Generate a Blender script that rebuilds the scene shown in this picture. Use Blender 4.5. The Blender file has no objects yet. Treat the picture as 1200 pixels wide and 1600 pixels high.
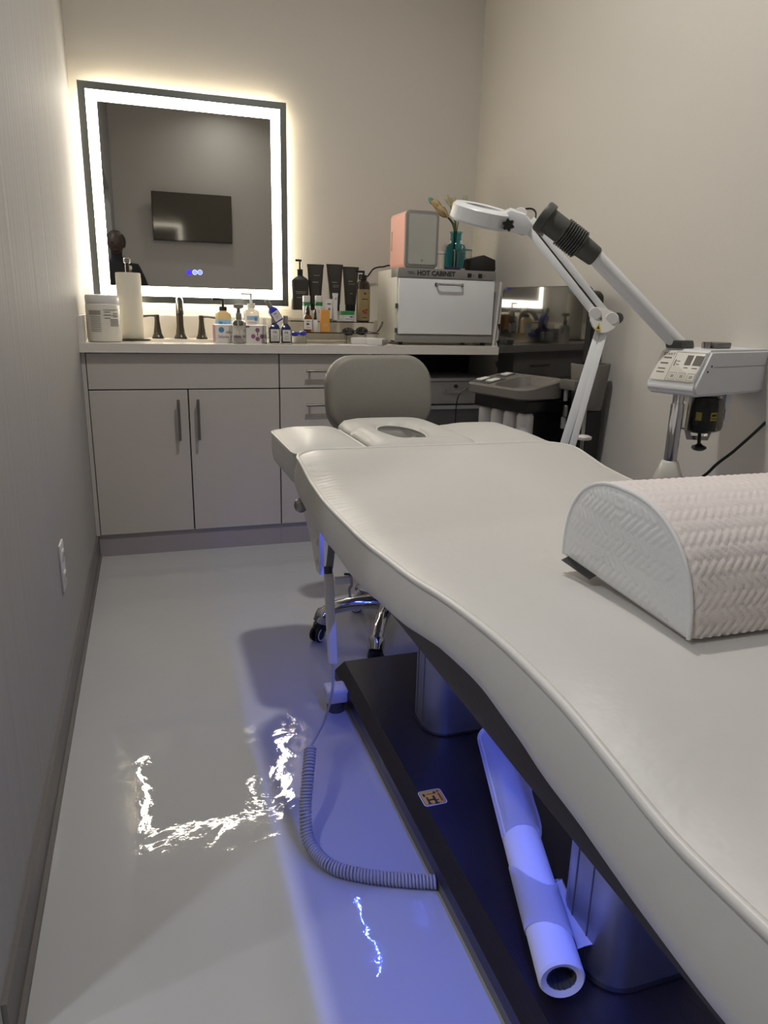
import bpy, bmesh, math, random
from mathutils import Vector, Matrix, noise
random.seed(7)
PI = math.pi
scene = bpy.context.scene
COL = scene.collection

# ------------------------------------------------------------------ camera
CAM = Vector((0.253394, -3.159329, 1.054532))
CR = Vector((0.951600, -0.306419, 0.023750))      # right
CD = Vector((-0.060818, -0.263496, -0.962741))    # down
CF = Vector((0.301260, 0.914701, -0.269379))      # forward
FPX = 1120.88
cam_d = bpy.data.cameras.new('camera'); cam_o = bpy.data.objects.new('camera', cam_d)
COL.objects.link(cam_o)
cam_d.sensor_fit = 'VERTICAL'; cam_d.sensor_height = 36.0; cam_d.lens = FPX/1600*36
cam_d.clip_start = 0.02
U, B = -CD, -CF
cam_o.matrix_world = Matrix(((CR.x, U.x, B.x, CAM.x), (CR.y, U.y, B.y, CAM.y), (CR.z, U.z, B.z, CAM.z), (0, 0, 0, 1)))
scene.camera = cam_o

def ray(px, py): return CR*((px-600)/FPX) + CD*((py-800)/FPX) + CF
def hit(px, py, ax, val):
    d = ray(px, py); return CAM + d*((val-CAM[ax])/d[ax])
def dep(px, py, d): return CAM + ray(px, py)*d

# ------------------------------------------------------------------ world, exposure, lights
w = bpy.data.worlds.new('world'); scene.world = w; w.use_nodes = True
w.node_tree.nodes['Background'].inputs[0].default_value = (0.05, 0.05, 0.055, 1)
w.node_tree.nodes['Background'].inputs[1].default_value = 0.2
vs = scene.view_settings
vs.view_transform = 'Standard'; vs.look = 'None'; vs.gamma = 1.0; vs.use_curve_mapping = False
vs.exposure = 0.15
RING, HALO, BLUE = 25.0, 9.5, 860.0                 # mirror face light, mirror back light, bed strip
DOWN = [((0.97, -1.40), 19.0), ((1.20, -4.37), 3.6)]   # room downlights (x, y), watts
HALL = [((-1.10, -3.13), 18.0), ((-2.30, -2.80), 16.0)] # hall downlights
CEIL = 3.30
def lamp(name, loc, power, color, size, spread=180):
    l = bpy.data.lights.new(name, 'AREA'); l.shape = 'DISK'; l.size = size; l.energy = power; l.color = color; l.spread = math.radians(spread)
    o = bpy.data.objects.new(name, l); o.location = loc; COL.objects.link(o); return o
for i, ((x, y), p) in enumerate(DOWN): lamp('ceiling_downlight_light', (x, y, CEIL-.012), p, (1.0, .965, .92), .13, 150)
for i, ((x, y), p) in enumerate(HALL): lamp('hall_downlight_light', (x, y, CEIL-.012), p, (.93, .95, 1.0), .15)

# ------------------------------------------------------------------ materials
def lin(h):
    h = h.lstrip('#'); o = []
    for i in (0, 2, 4):
        c = int(h[i:i+2], 16)/255; o.append(c/12.92 if c <= .04045 else ((c+.055)/1.055)**2.4)
    return (*o, 1)
MATS = {}
def mat(name, col, rough=.5, metal=0, bump=0, bscale=200, var=.04, vscale=8, stretch=None, emit=None, estr=0,
        trans=0, ior=1.45, coat=0, crough=.05, spec=.5, alpha=1, rvar=0, sub=0):
    if name in MATS: return MATS[name]
    m = bpy.data.materials.new(name); m.use_nodes = True; nt = m.node_tree; N = nt.nodes; b = N['Principled BSDF']
    c = lin(col) if isinstance(col, str) else (*col, 1)
    tc = N.new('ShaderNodeTexCoord'); mp = N.new('ShaderNodeMapping'); nt.links.new(tc.outputs['Object'], mp.inputs[0])
    if stretch: mp.inputs['Scale'].default_value = stretch
    nz = N.new('ShaderNodeTexNoise'); nz.inputs['Scale'].default_value = vscale; nz.inputs['Detail'].default_value = 4
    nt.links.new(mp.outputs[0], nz.inputs['Vector'])
    mx = N.new('ShaderNodeMix'); mx.data_type = 'RGBA'; nt.links.new(nz.outputs['Fac'], mx.inputs['Factor'])
    mx.inputs[6].default_value = (*[v*(1-var) for v in c[:3]], 1); mx.inputs[7].default_value = (*[min(1, v*(1+var)) for v in c[:3]], 1)
    nt.links.new(mx.outputs[2], b.inputs['Base Color'])
    b.inputs['Roughness'].default_value = rough; b.inputs['Metallic'].default_value = metal
    b.inputs['IOR'].default_value = ior; b.inputs['Transmission Weight'].default_value = trans
    b.inputs['Coat Weight'].default_value = coat; b.inputs['Coat Roughness'].default_value = crough
    b.inputs['Specular IOR Level'].default_value = spec; b.inputs['Alpha'].default_value = alpha
    if sub: b.inputs['Subsurface Weight'].default_value = sub
    if rvar:
        mr = N.new('ShaderNodeMapRange'); nt.links.new(nz.outputs['Fac'], mr.inputs[0])
        mr.inputs[3].default_value = max(0, rough-rvar); mr.inputs[4].default_value = rough+rvar
        nt.links.new(mr.outputs[0], b.inputs['Roughness'])
    if bump:
        n2 = N.new('ShaderNodeTexNoise'); n2.inputs['Scale'].default_value = bscale; n2.inputs['Detail'].default_value = 3
        nt.links.new(mp.outputs[0], n2.inputs['Vector'])
        bp = N.new('ShaderNodeBump'); bp.inputs['Strength'].default_value = 1; bp.inputs['Distance'].default_value = bump
        nt.links.new(n2.outputs['Fac'], bp.inputs['Height']); nt.links.new(bp.outputs[0], b.inputs['Normal'])
    if emit is not None:
        b.inputs['Emission Color'].default_value = (*emit, 1); b.inputs['Emission Strength'].default_value = estr
    MATS[name] = m; return m

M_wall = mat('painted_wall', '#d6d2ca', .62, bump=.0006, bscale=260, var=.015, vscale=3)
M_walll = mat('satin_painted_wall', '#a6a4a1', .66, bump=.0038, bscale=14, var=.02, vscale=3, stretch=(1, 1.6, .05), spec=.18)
M_ceil = mat('ceiling_paint', '#e2e0dc', .8, var=.01)
M_bb = mat('vinyl_base', '#6f6b69', .45, bump=.0005, bscale=60)
M_cab = mat('cabinet_laminate', '#c6c0ba', .38, bump=.0002, bscale=90, var=.03, vscale=20, stretch=(1, 1, 8))
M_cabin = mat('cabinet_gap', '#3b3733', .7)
M_toe = mat('toe_kick', '#a39da0', .4)
M_stone = mat('quartz_top', '#e0dbd3', .22, var=.03, vscale=60)
M_ceram = mat('sink_ceramic', '#e8e4da', .12)
M_nick = mat('brushed_nickel', '#9b9792', .32, metal=1, bump=.0001, bscale=300)
M_bronze = mat('dark_bronze', '#55524c', .28, metal=1)
M_chrome = mat('chrome', '#c9c9cc', .08, metal=1)
M_white = mat('white_plastic', '#d9d7d5', .35)
M_whitep = mat('white_enamel', '#e2e4e6', .28)
M_offw = mat('cream_plastic', '#d8d5cb', .32)
M_vinyl = mat('white_vinyl', '#cbc9c5', .42, bump=.0016, bscale=26, var=.012, vscale=5)
M_vinylp = mat('white_vinyl_piping', '#d8d6d2', .38)
M_greyv = mat('grey_vinyl', '#8b8880', .5, bump=.0006, bscale=120)
M_wood = mat('dark_wood', '#1d1818', .36, bump=.0004, bscale=40, var=.3, vscale=30, stretch=(14, .8, 14))
M_trim = mat('plinth_trim', '#6f6c66', .45)
M_alu = mat('aluminium_column', '#a3a3a6', .38, metal=.85, stretch=(40, 40, 1))
M_black = mat('black_plastic', '#1b1a19', .35)
M_blackg = mat('black_gloss', '#121110', .06, coat=1, crough=.02)
M_darkg = mat('dark_grey_plastic', '#4c4d49', .5)
M_grey = mat('grey_plastic', '#6f6b65', .42)
M_grey2 = mat('mid_grey_plastic', '#858480', .4)
M_pink = mat('pink_plastic', '#e9b3a6', .35)
M_fabric = mat('quilted_knit_warm_lit', '#e4dbd7', .9, bump=.0004, bscale=900, var=.02)  # cover tinted pinkish for the warm light falling on top
M_fabe = mat('quilted_knit_end', '#dededd', .9, bump=.0004, bscale=900, var=.02)  # same knit without the pink light tint
M_paper = mat('tissue_paper', '#dcdce0', .85, bump=.0006, bscale=60, var=.01)
M_towel = mat('paper_towel', '#d8d3c4', .9, bump=.0008, bscale=160, var=.02)
M_tag = mat('grey_tag', '#5a5a58', .8)
M_rub = mat('grey_rubber', '#aba9a7', .5)
M_clear = mat('clear_acrylic', '#f4f4f2', .03, trans=1, ior=1.3)
M_glass = mat('clear_glass', '#eef2f0', .02, trans=1, ior=1.35)
M_teal = mat('teal_glass', '#7cc4cf', .04, trans=1, ior=1.25)
M_amber = mat('amber_glass', '#8a4a16', .08, trans=.6, ior=1.4)
M_soap = mat('amber_soap', '#ead3a0', .12, trans=.5)
M_skin = mat('dark_brown_skin', '#4a382e', .5)
M_hair = mat('dark_hair', '#38312d', .35, bump=.002, bscale=60)
M_shirt = mat('charcoal_cloth', '#262627', .85, bump=.001, bscale=90)
M_tv = mat('tv_screen_glare', '#5e584d', .07)  # dark screen, base colour lightened to carry glare and the reflected room
M_petal = mat('cream_petal', '#efdfb4', .6)
M_petal2 = mat('white_petal', '#e4dfc4', .6)
M_petalg = mat('aqua_petal', '#8fc4b8', .6)
M_stem = mat('green_stem', '#4d5b2f', .6)
M_label = mat('white_label', '#dedbd6', .55)
M_blueL = mat('light_blue_label', '#8fb4d6', .5)
M_navy = mat('navy_glass', '#232a55', .12, coat=.4)
M_royal = mat('royal_blue_glass', '#2b36b8', .12, coat=.4)
M_orange = mat('orange_card', '#d99a45', .5)
M_green = mat('green_band', '#2f8a4e', .45)
M_gold = mat('kraft_gold_label', '#8d7b55', .5)
M_brown = mat('dark_brown_bottle', '#2a1a12', .15, coat=.5)
M_tube = mat('black_tube', '#33302b', .42)
M_ink = mat('print_ink', '#6b6664', .6)
M_inkb = mat('dark_print', '#2b2b2e', .6)
M_inkw = mat('pale_print', '#9a968e', .6)
M_red = mat('red_print', '#8e3a2a', .6)
M_maroon = mat('maroon_print', '#8a5f78', .6)
M_bluep = mat('blue_print', '#4d86b8', .6)
M_yel = mat('yellow_sticker', '#cdbb3a', .5)
M_cream = mat('cream_sticker', '#dba838', .5)
M_purple = mat('purple_cloth', '#3a2a4a', .8)
M_ring = mat('led_diffuser', '#f4efe2', .5, emit=(1.0, .91, .755), estr=RING)
M_halo = mat('led_backlight', '#f4efe2', .5, emit=(1.0, .85, .57), estr=HALO)
M_led = mat('blue_led', '#3040ff', .5, emit=(.07, .13, 1.0), estr=BLUE)
M_btnB = mat('touch_icon_blue', '#2018d0', .3, emit=(.06, .03, .9), estr=1.2)
M_btnL = mat('touch_icon_pale', '#b8c8f0', .3, emit=(.45, .55, .95), estr=.8)
M_lensl = mat('downlight_diffuser', '#f4f2ec', .5, emit=(1, .95, .9), estr=6)
M_mirror = mat('mirror_silver', (.72, .72, .70), .012, metal=1, var=0)
M_mirrorf = mat('mirror_frosted_edge', (.33, .355, .345), .25, metal=1, var=0)

def floor_mat():
    m = bpy.data.materials.new('grey_epoxy_floor'); m.use_nodes = True; nt = m.node_tree; N = nt.nodes; b = N['Principled BSDF']
    tc = N.new('ShaderNodeTexCoord')
    def nz(s, d, dist=0):
        n = N.new('ShaderNodeTexNoise'); n.inputs['Scale'].default_value = s; n.inputs['Detail'].default_value = d
        n.inputs['Distortion'].default_value = dist; nt.links.new(tc.outputs['Object'], n.inputs['Vector']); return n
    a = nz(2.3, 3); mx = N.new('ShaderNodeMix'); mx.data_type = 'RGBA'; nt.links.new(a.outputs['Fac'], mx.inputs['Factor'])
    mx.inputs[6].default_value = lin('#b2b3b5'); mx.inputs[7].default_value = lin('#bcbdbe')
    nt.links.new(mx.outputs[2], b.inputs['Base Color'])
    b.inputs['Roughness'].default_value = .55; b.inputs['Specular IOR Level'].default_value = .1
    b.inputs['Coat Weight'].default_value = 1; b.inputs['Coat Roughness'].default_value = .02; b.inputs['Coat IOR'].default_value = 1.55
    prev = None
    for s, d, dist, ds in ((3.2, 1, .3, .0034), (9, 2, .6, .0017), (130, 1.5, 0, .00006)):
        n = nz(s, d, dist); bp = N.new('ShaderNodeBump'); bp.inputs['Strength'].default_value = 1; bp.inputs['Distance'].default_value = ds
        nt.links.new(n.outputs['Fac'], bp.inputs['Height'])
        if prev: nt.links.new(prev.outputs[0], bp.inputs['Normal'])
        prev = bp
    nt.links.new(prev.outputs[0], b.inputs['Coat Normal'])
    return m
M_floor = floor_mat()

# ------------------------------------------------------------------ mesh helpers
def new(): return bmesh.new()
def world_of(o):
    v = Vector((0, 0, 0))
    while o is not None: v = v + o.location; o = o.parent
    return v
def obj(name, bm, m, parent=None, smooth=True, angle=35, mtx=None):
    if mtx is not None: bmesh.ops.transform(bm, matrix=mtx, verts=bm.verts)
    off = world_of(parent) if parent is not None else None
    if off is not None: bmesh.ops.translate(bm, vec=-off, verts=bm.verts)
    bmesh.ops.recalc_face_normals(bm, faces=bm.faces)
    me = bpy.data.meshes.new(name); bm.to_mesh(me); bm.free()
    me.materials.append(m)
    if smooth:
        for p in me.polygons: p.use_smooth = True
        me.set_sharp_from_angle(angle=math.radians(angle))
    o = bpy.data.objects.new(name, me); COL.objects.link(o)
    if parent is not None: o.parent = parent
    return o
def tag(o, label, cat, group=None):
    o['label'] = label; o['category'] = cat
    if group: o['group'] = group
    return o
def thing(name, label, cat, loc, group=None):
    o = bpy.data.objects.new(name, None); COL.objects.link(o); o.location = loc; o.empty_display_size = .05
    return tag(o, label, cat, group)
def struct(name, bm, m, parent=None, **k):
    o = obj(name, bm, m, parent, **k)
    if parent is None: o['kind'] = 'structure'
    return o
def box(bm, x0, x1, y0, y1, z0, z1):
    v = [bm.verts.new((x, y, z)) for z in (z0, z1) for y in (y0, y1) for x in (x0, x1)]
    for f in ((0, 1, 3, 2), (4, 6, 7, 5), (0, 4, 5, 1), (2, 3, 7, 6), (0, 2, 6, 4), (1, 5, 7, 3)): bm.faces.new([v[i] for i in f])
    return v
def rbox(x0, x1, y0, y1, z0, z1, r=.004, seg=2):
    bm = new(); box(bm, x0, x1, y0, y1, z0, z1)
    bmesh.ops.bevel(bm, geom=bm.edges[:], offset=r, segments=seg, profile=.5, affect='EDGES'); return bm
def obox(o, u, v, wv, r=0):     # box from corner o and edge vectors
    bm = new(); box(bm, 0, 1, 0, 1, 0, 1)
    M = Matrix(((u.x, v.x, wv.x, o.x), (u.y, v.y, wv.y, o.y), (u.z, v.z, wv.z, o.z), (0, 0, 0, 1)))
    bmesh.ops.transform(bm, matrix=M, verts=bm.verts)
    if r: bmesh.ops.bevel(bm, geom=bm.edges[:], offset=r, segments=2, profile=.5, affect='EDGES')
    return bm
def ringstrip(bm, rings, close=True, cap0=False, cap1=False):
    L = [[bm.verts.new(p) for p in r] for r in rings]
    for a, b in zip(L, L[1:]):
        n = len(a)
        for i in range(n if close else n-1):
            j = (i+1) % n; bm.faces.new((a[i], a[j], b[j], b[i]))
    if cap0: bm.faces.new(L[0])
    if cap1: bm.faces.new(L[-1])
    return L
def lathe(bm, prof, c=(0, 0, 0), n=24, axis=None, cap=True):
    rings = []
    R = Vector((0, 0, 1)).rotation_difference(Vector(axis).normalized()).to_matrix() if axis is not None else Matrix.Identity(3)
    for r, z in prof: rings.append([Vector(c)+R @ Vector((r*math.cos(2*PI*i/n), r*math.sin(2*PI*i/n), z)) for i in range(n)])
    ringstrip(bm, rings, True, cap, cap); return bm
def cyl(c, r, h, n=24, axis=None, bev=0):
    p = [(r, 0), (r, h)] if not bev else [(r-bev, 0), (r, bev), (r, h-bev), (r-bev, h)]
    return lathe(new(), p, c, n, axis)
def rod(a, b, r, n=12, r2=None):
    a, b = Vector(a), Vector(b); d = b-a
    return lathe(new(), [(r, 0), (r if r2 is None else r2, d.length)], a, n, d)
def tube(bm, path, r, n=8, cap=True):
    P = [Vector(p) for p in path]; rings = []; up = None
    for i, p in enumerate(P):
        t = (P[min(i+1, len(P)-1)]-P[max(i-1, 0)]).normalized()
        if up is None: up = t.orthogonal().normalized()
        up = (up - t*up.dot(t)); up = up.normalized() if up.length > 1e-6 else t.orthogonal().normalized()
        s = t.cross(up); rr = r[i] if isinstance(r, (list, tuple)) else r
        rings.append([p+(up*math.cos(2*PI*k/n)+s*math.sin(2*PI*k/n))*rr for k in range(n)])
    ringstrip(bm, rings, True, cap, cap); return bm
def spline(pts, n=12):
    P = [Vector(p) for p in pts]; P = [P[0]*2-P[1]]+P+[P[-1]*2-P[-2]]; o = []
    for i in range(1, len(P)-2):
        for k in range(n):
            t = k/n; a, b, c, d = P[i-1:i+3]
            o.append(.5*((2*b)+(c-a)*t+(2*a-5*b+4*c-d)*t*t+(3*b-a-3*c+d)*t*t*t))
    o.append(P[-2]); return o
def prism(bm, out, z0, z1):
    ringstrip(bm, [[(x, y, z0) for x, y in out], [(x, y, z1) for x, y in out]], True, True, True); return bm
def rrect(x0, x1, y0, y1, r, n=6):
    o = []
    for cx, cy, a in ((x1-r, y1-r, 0), (x0+r, y1-r, 90), (x0+r, y0+r, 180), (x1-r, y0+r, 270)):
        for k in range(n+1):
            t = math.radians(a+90*k/n); o.append((cx+r*math.cos(t), cy+r*math.sin(t)))
    return o
def rslab(out, z0, z1, b=.004):   # prism with softened rims
    cx = sum(p[0] for p in out)/len(out); cy = sum(p[1] for p in out)/len(out); bm = new()
    def ins(d):
        o = []
        for x, y in out:
            v = Vector((x-cx, y-cy)); l = v.length; o.append((cx+v.x*(l-d)/l, cy+v.y*(l-d)/l))
        return o
    rings = []
    for d, z in ((b, z0), (b*.3, z0+b*.3), (0, z0+b), (0, z1-b), (b*.3, z1-b*.3), (b, z1)): rings.append([(x, y, z) for x, y in ins(d)])
    ringstrip(bm, rings, True, True, True); return bm
def text(name, s, size, mtx, m, parent, align='CENTER', depth=.0004, bold=0):
    c = bpy.data.curves.new(name, 'FONT'); c.body = s; c.size = size; c.extrude = depth; c.align_x = align; c.align_y = 'CENTER'; c.resolution_u = 2; c.offset = bold
    t = bpy.data.objects.new(name, c); COL.objects.link(t)
    me = bpy.data.meshes.new_from_object(t); bpy.data.objects.remove(t); bpy.data.curves.remove(c)
    me.name = name
    me.transform(Matrix.Translation(-world_of(parent)) @ mtx); me.materials.clear(); me.materials.append(m)
    o = bpy.data.objects.new(name, me); COL.objects.link(o); o.parent = parent; return o
def facing(o, right, up):        # local x = right, y = up, z = normal
    r = Vector(right).normalized(); u = Vector(up).normalized(); nrm = r.cross(u); u = nrm.cross(r)
    return Matrix(((r.x, u.x, nrm.x, o[0]), (r.y, u.y, nrm.y, o[1]), (r.z, u.z, nrm.z, o[2]), (0, 0, 0, 1)))
FRONT = lambda p: facing(p, (1, 0, 0), (0, 0, 1))     # normal -y
def interp(tab, v):
    if v <= tab[0][0]: return tab[0][1]
    for (a, fa), (b, fb) in zip(tab, tab[1:]):
        if v <= b:
            t = (v-a)/(b-a); t = t*t*(3-2*t)*.5+t*.5; return fa+(fb-fa)*t
    return tab[-1][1]

# ------------------------------------------------------------------ the room
W, YB, YR = 1.962, 0.6105, -4.90
XH, YD0, YD1 = -3.0, -2.25, -3.80          # hall depth, doorway jambs
def bx(*a):
    bm = new(); box(bm, *a); return bm
struct('floor', bx(XH, W, YR, YB, -.05, 0), M_floor, smooth=False)
struct('ceiling', bx(XH, W, YR, YB, CEIL, CEIL+.05), M_ceil, smooth=False)
struct('wall_back', bx(XH, W+.1, YB, YB+.1, 0, CEIL), M_wall, smooth=False)
struct('wall_right', bx(W, W+.1, YR-.1, YB, 0, CEIL), M_wall, smooth=False)
struct('wall_rear', bx(XH, W+.1, YR-.1, YR, 0, CEIL), M_wall, smooth=False)
struct('wall_hall', bx(XH-.1, XH, YR-.1, YB+.1, 0, CEIL), M_wall, smooth=False)
bm = new(); box(bm, -.12, 0, YD0, YB, 0, CEIL); box(bm, -.12, 0, YR, YD1, 0, CEIL); box(bm, -.12, 0, YD1, YD0, 2.15, CEIL)
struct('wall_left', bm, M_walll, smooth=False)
def baseboard(name, x0, x1, y0, y1, nx, ny):
    bm = new(); box(bm, x0, x1, y0, y1, .0, .095)
    box(bm, x0+min(nx, 0)*.008, x1+max(nx, 0)*.008, y0+min(ny, 0)*.008, y1+max(ny, 0)*.008, 0, .014)
    return struct(name, bm, M_bb, smooth=False)
baseboard('baseboard_left', 0, .008, YD0+.002, 0.075, 1, 0)
baseboard('baseboard_left_rear', 0, .008, YR, YD1, 1, 0)
baseboard('baseboard_right', W-.008, W, YR, YB, -1, 0)
baseboard('baseboard_rear', .016, W-.016, YR, YR+.008, 0, 1)
# ceiling downlights
for i, (((x, y), p), lab) in enumerate(zip(DOWN+HALL, ('recessed round downlight over the treatment bed', 'recessed round downlight in front of the television',
        'recessed round downlight just outside the doorway', 'recessed round downlight deeper in the hall'))):
    t = thing('downlight', lab, 'light', (x, y, CEIL), 'recessed downlights')
    obj('trim_ring', lathe(new(), [(.075, 0), (.09, 0), (.09, -.006), (.075, -.010), (.075, 0)], (x, y, CEIL), 32, cap=False), M_white, t)
    obj('diffuser', cyl((x, y, CEIL-.004), .074, .003, 32), M_lensl, t)
# outlet on the left wall
t = thing('wall_outlet', 'white power outlet plate low on the left wall', 'outlet', (0, -1.165, .30))
obj('plate', rbox(0, .006, -1.20, -1.13, .31, .44, .002), M_white, t)
for z in (.345, .405):
    r = obj('receptacle', rbox(.005, .009, -1.182, -1.148, z-.015, z+.015, .003), M_white, t)
    for dy in (-.007, .007): obj('slot', bx(.0085, .0095, -1.165+dy-.001, -1.165+dy+.001, z-.006, z+.006), M_black, r, smooth=False)

# ------------------------------------------------------------------ lit mirror
MX0, MX1, MZ0, MZ1, MY = .036, .948, 1.067, 1.986, .5705
t = thing('led_mirror', 'square backlit wall mirror with a glowing white border above the sink', 'mirror', ((MX0+MX1)/2, YB, MZ0))
obj('housing', bx(MX0+.05, MX1-.05, MY+.006, YB, MZ0+.05, MZ1-.05), M_white, t, smooth=False)
bm = new()
for a in ((MX0+.035, MX1-.035, MY+.012, YB-.008, MZ0+.035, MZ0+.05), (MX0+.035, MX1-.035, MY+.012, YB-.008, MZ1-.05, MZ1-.035),
          (MX0+.035, MX0+.05, MY+.012, YB-.008, MZ0+.05, MZ1-.05), (MX1-.05, MX1-.035, MY+.012, YB-.008, MZ0+.05, MZ1-.05)): box(bm, *a)
obj('back_light', bm, M_halo, t, smooth=False)
def frame(o0, o1, y0, y1):     # square frame between inset o0 and o1
    bm = new(); a0, a1, b0, b1 = MX0+o0, MX1-o0, MZ0+o0, MZ1-o0; c0, c1, d0, d1 = MX0+o1, MX1-o1, MZ0+o1, MZ1-o1
    R = lambda x0, x1, z0, z1, y: [(x0, y, z0), (x1, y, z0), (x1, y, z1), (x0, y, z1)]
    ringstrip(bm, [R(a0, a1, b0, b1, y0), R(c0, c1, d0, d1, y0), R(c0, c1, d0, d1, y1), R(a0, a1, b0, b1, y1), R(a0, a1, b0, b1, y0)]); return bm
obj('edge_border', frame(0, .031, MY, MY+.006), M_mirrorf, t, smooth=False)
obj('light_border', frame(.031, .075, MY, MY+.006), M_ring, t, smooth=False)
obj('mirror_glass', bx(MX0+.075, MX1-.075, MY, MY+.006, MZ0+.075, MZ1-.075), M_mirror, t, smooth=False)
for k, px in enumerate((295.5, 304.5, 312.5)):
    p = hit(px, 425.5, 1, MY); b = obj('touch_button', cyl((p.x, MY, p.z), .0125, .0012, 20, (0, -1, 0)), M_btnB if k == 0 else M_btnL, t)
    b['label'] = 'solid blue round touch button' if k == 0 else 'pale blue round touch button'
    if k: obj('icon', lathe(new(), [(.004, 0), (.0065, 0), (.0065, .0004), (.004, .0004), (.004, 0)], (p.x, MY-.0012, p.z), 16, (0, -1, 0), cap=False), M_btnB, b)

# ------------------------------------------------------------------ vanity counter, cabinets
CT = .905
D1, D2, F0, DZ = .4095, .7978, .020, .7178
t = thing('countertop', 'long pale stone countertop with backsplash and sink', 'countertop', (.9, .3, CT-.035))
sx0, sx1, sy0, sy1 = .20, .63, .13, .43
bm = new(); Y0 = -.026
for a in ((0, sx0, Y0, YB), (sx1, W, Y0, YB), (sx0, sx1, Y0, sy0), (sx0, sx1, sy1, YB)): box(bm, *a, CT-.036, CT)
bmesh.ops.remove_doubles(bm, verts=bm.verts, dist=1e-5)
obj('slab', bm, M_stone, t, smooth=False)
obj('backsplash', bx(.02, W, YB-.02, YB, CT, 1.010), M_stone, t, smooth=False)
obj('side_splash', bx(0, .02, Y0+.01, YB, CT, 1.010), M_stone, t, smooth=False)
bm = new(); rings = []
for f, z in ((0, CT-.012), (.006, CT-.03), (.02, CT-.12), (.06, CT-.145)):
    rings.append([(x, y, z) for x, y in rrect(sx0+f, sx1-f, sy0+f, sy1-f, .04)])
out = [[(x, y, CT-.012) for x, y in rrect(sx0-.015, sx1+.015, sy0-.015, sy1+.015, .04)]]
ringstrip(bm, out+rings, True, False, True); s = obj('sink_basin', bm, M_ceram, t)
obj('drain', cyl(((sx0+sx1)/2, (sy0+sy1)/2, CT-.147), .022, .004, 20), M_nick, s)

def bar_handle(a, b, off, parent, r=.006):
    bm = rod(a, b, r); d = (Vector(b)-Vector(a)); o = Vector(off)
    h = obj('handle', bm, M_nick, parent)
    for f in (.12, .88):
        p = Vector(a)+d*f; obj('standoff', rod(p, p+o, r*.8, 8), M_nick, h)
g = .0025
c1 = thing('sink_cabinet', 'taupe two door base cabinet under the sink by the left wall', 'cabinet', (.40, .3, 0))
obj('body', bx(.004, D2-.003, .02, YB-.03, .10, CT-.17), M_cabin, c1, smooth=False)
obj('filler_strip', bx(.001, F0-.003, 0, .02, .098, CT-.037), M_cab, c1, smooth=False)
obj('toe_kick', bx(.010, D2-.001, .010, .019, 0, .098), M_toe, c1, smooth=False)
obj('false_front', rbox(F0, D2-g, 0, .019, DZ+g, CT-.04, .0012, 1), M_cab, c1)
d = obj('door', rbox(F0, D1-g, 0, .019, .10, DZ-g, .0012, 1), M_cab, c1)
bar_handle((.3665, -.028, .505), (.3665, -.028, .678), (0, .028, 0), d)
d = obj('door', rbox(D1+g, D2-g, 0, .019, .10, DZ-g, .0012, 1), M_cab, c1)
bar_handle((.4465, -.028, .505), (.4465, -.028, .678), (0, .028, 0), d)
c2 = thing('drawer_cabinet', 'taupe drawer base cabinet between the sink cabinet and the knee space', 'cabinet', (1.0, .3, 0))
obj('body', bx(D2+.001, 1.196, .02, YB-.03, .10, CT-.037), M_cabin, c2, smooth=False)
obj('end_panel', bx(1.197, 1.217, 0, YB-.03, .0, CT-.037), M_cab, c2, smooth=False)
obj('toe_kick', bx(D2, 1.196, .010, .019, 0, .098), M_toe, c2, smooth=False)
for z0, z1 in ((DZ+g, CT-.04), (.42+g, DZ-g), (.10, .42-g)):
    d = obj('drawer', rbox(D2+g, 1.194, 0, .019, z0, z1, .0012, 1), M_cab, c2)
    bar_handle((.912, -.028, z1-.07), (1.075, -.028, z1-.07), (0, .028, 0), d)
# knee space: back panel coloured dark for the shade in there, white drawer trolley
c3 = thing('drawer_trolley', 'low white locking drawer trolley in the dark knee space under the counter', 'drawer unit', (1.66, .37, 0))
obj('body', bx(1.43, 1.90, .215, .56, .04, .735), M_darkg, c3, smooth=False)
obj('top_panel', bx(1.425, 1.905, .20, .565, .725, .74), M_whitep, c3, smooth=False)
for z0, z1 in ((.612, .722), (.36, .585), (.07, .35)):
    d = obj('drawer', rbox(1.43, 1.90, .198, .216, z0, z1, .003), M_white if z0 > .6 else M_grey2, c3)
    if z0 > .6:
        h = obj('handle', tube(new(), spline([(1.672, .198, z1-.045), (1.676, .175, z1-.045), (1.70, .168, z1-.045), (1.745, .168, z1-.045), (1.77, .175, z1-.045), (1.774, .198, z1-.045)], 4), .006), M_white, d)
        obj('lock', cyl((1.722, .198, z1-.022), .010, .008, 16, (0, -1, 0)), M_nick, d)
obj('ledge', bx(1.43, 1.90, .18, .2, .588, .606), M_whitep, c3, smooth=False)
for x in (1.47, 1.86):
    for y in (.25, .52): obj('caster', cyl((x-.012, y, .022), .022, .024, 16, (1, 0, 0)), M_black, c3)
struct('wall_knee_space', bx(1.2175, W, YB-.03, YB-.001, .0, CT-.04), M_cabin, smooth=False)

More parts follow.
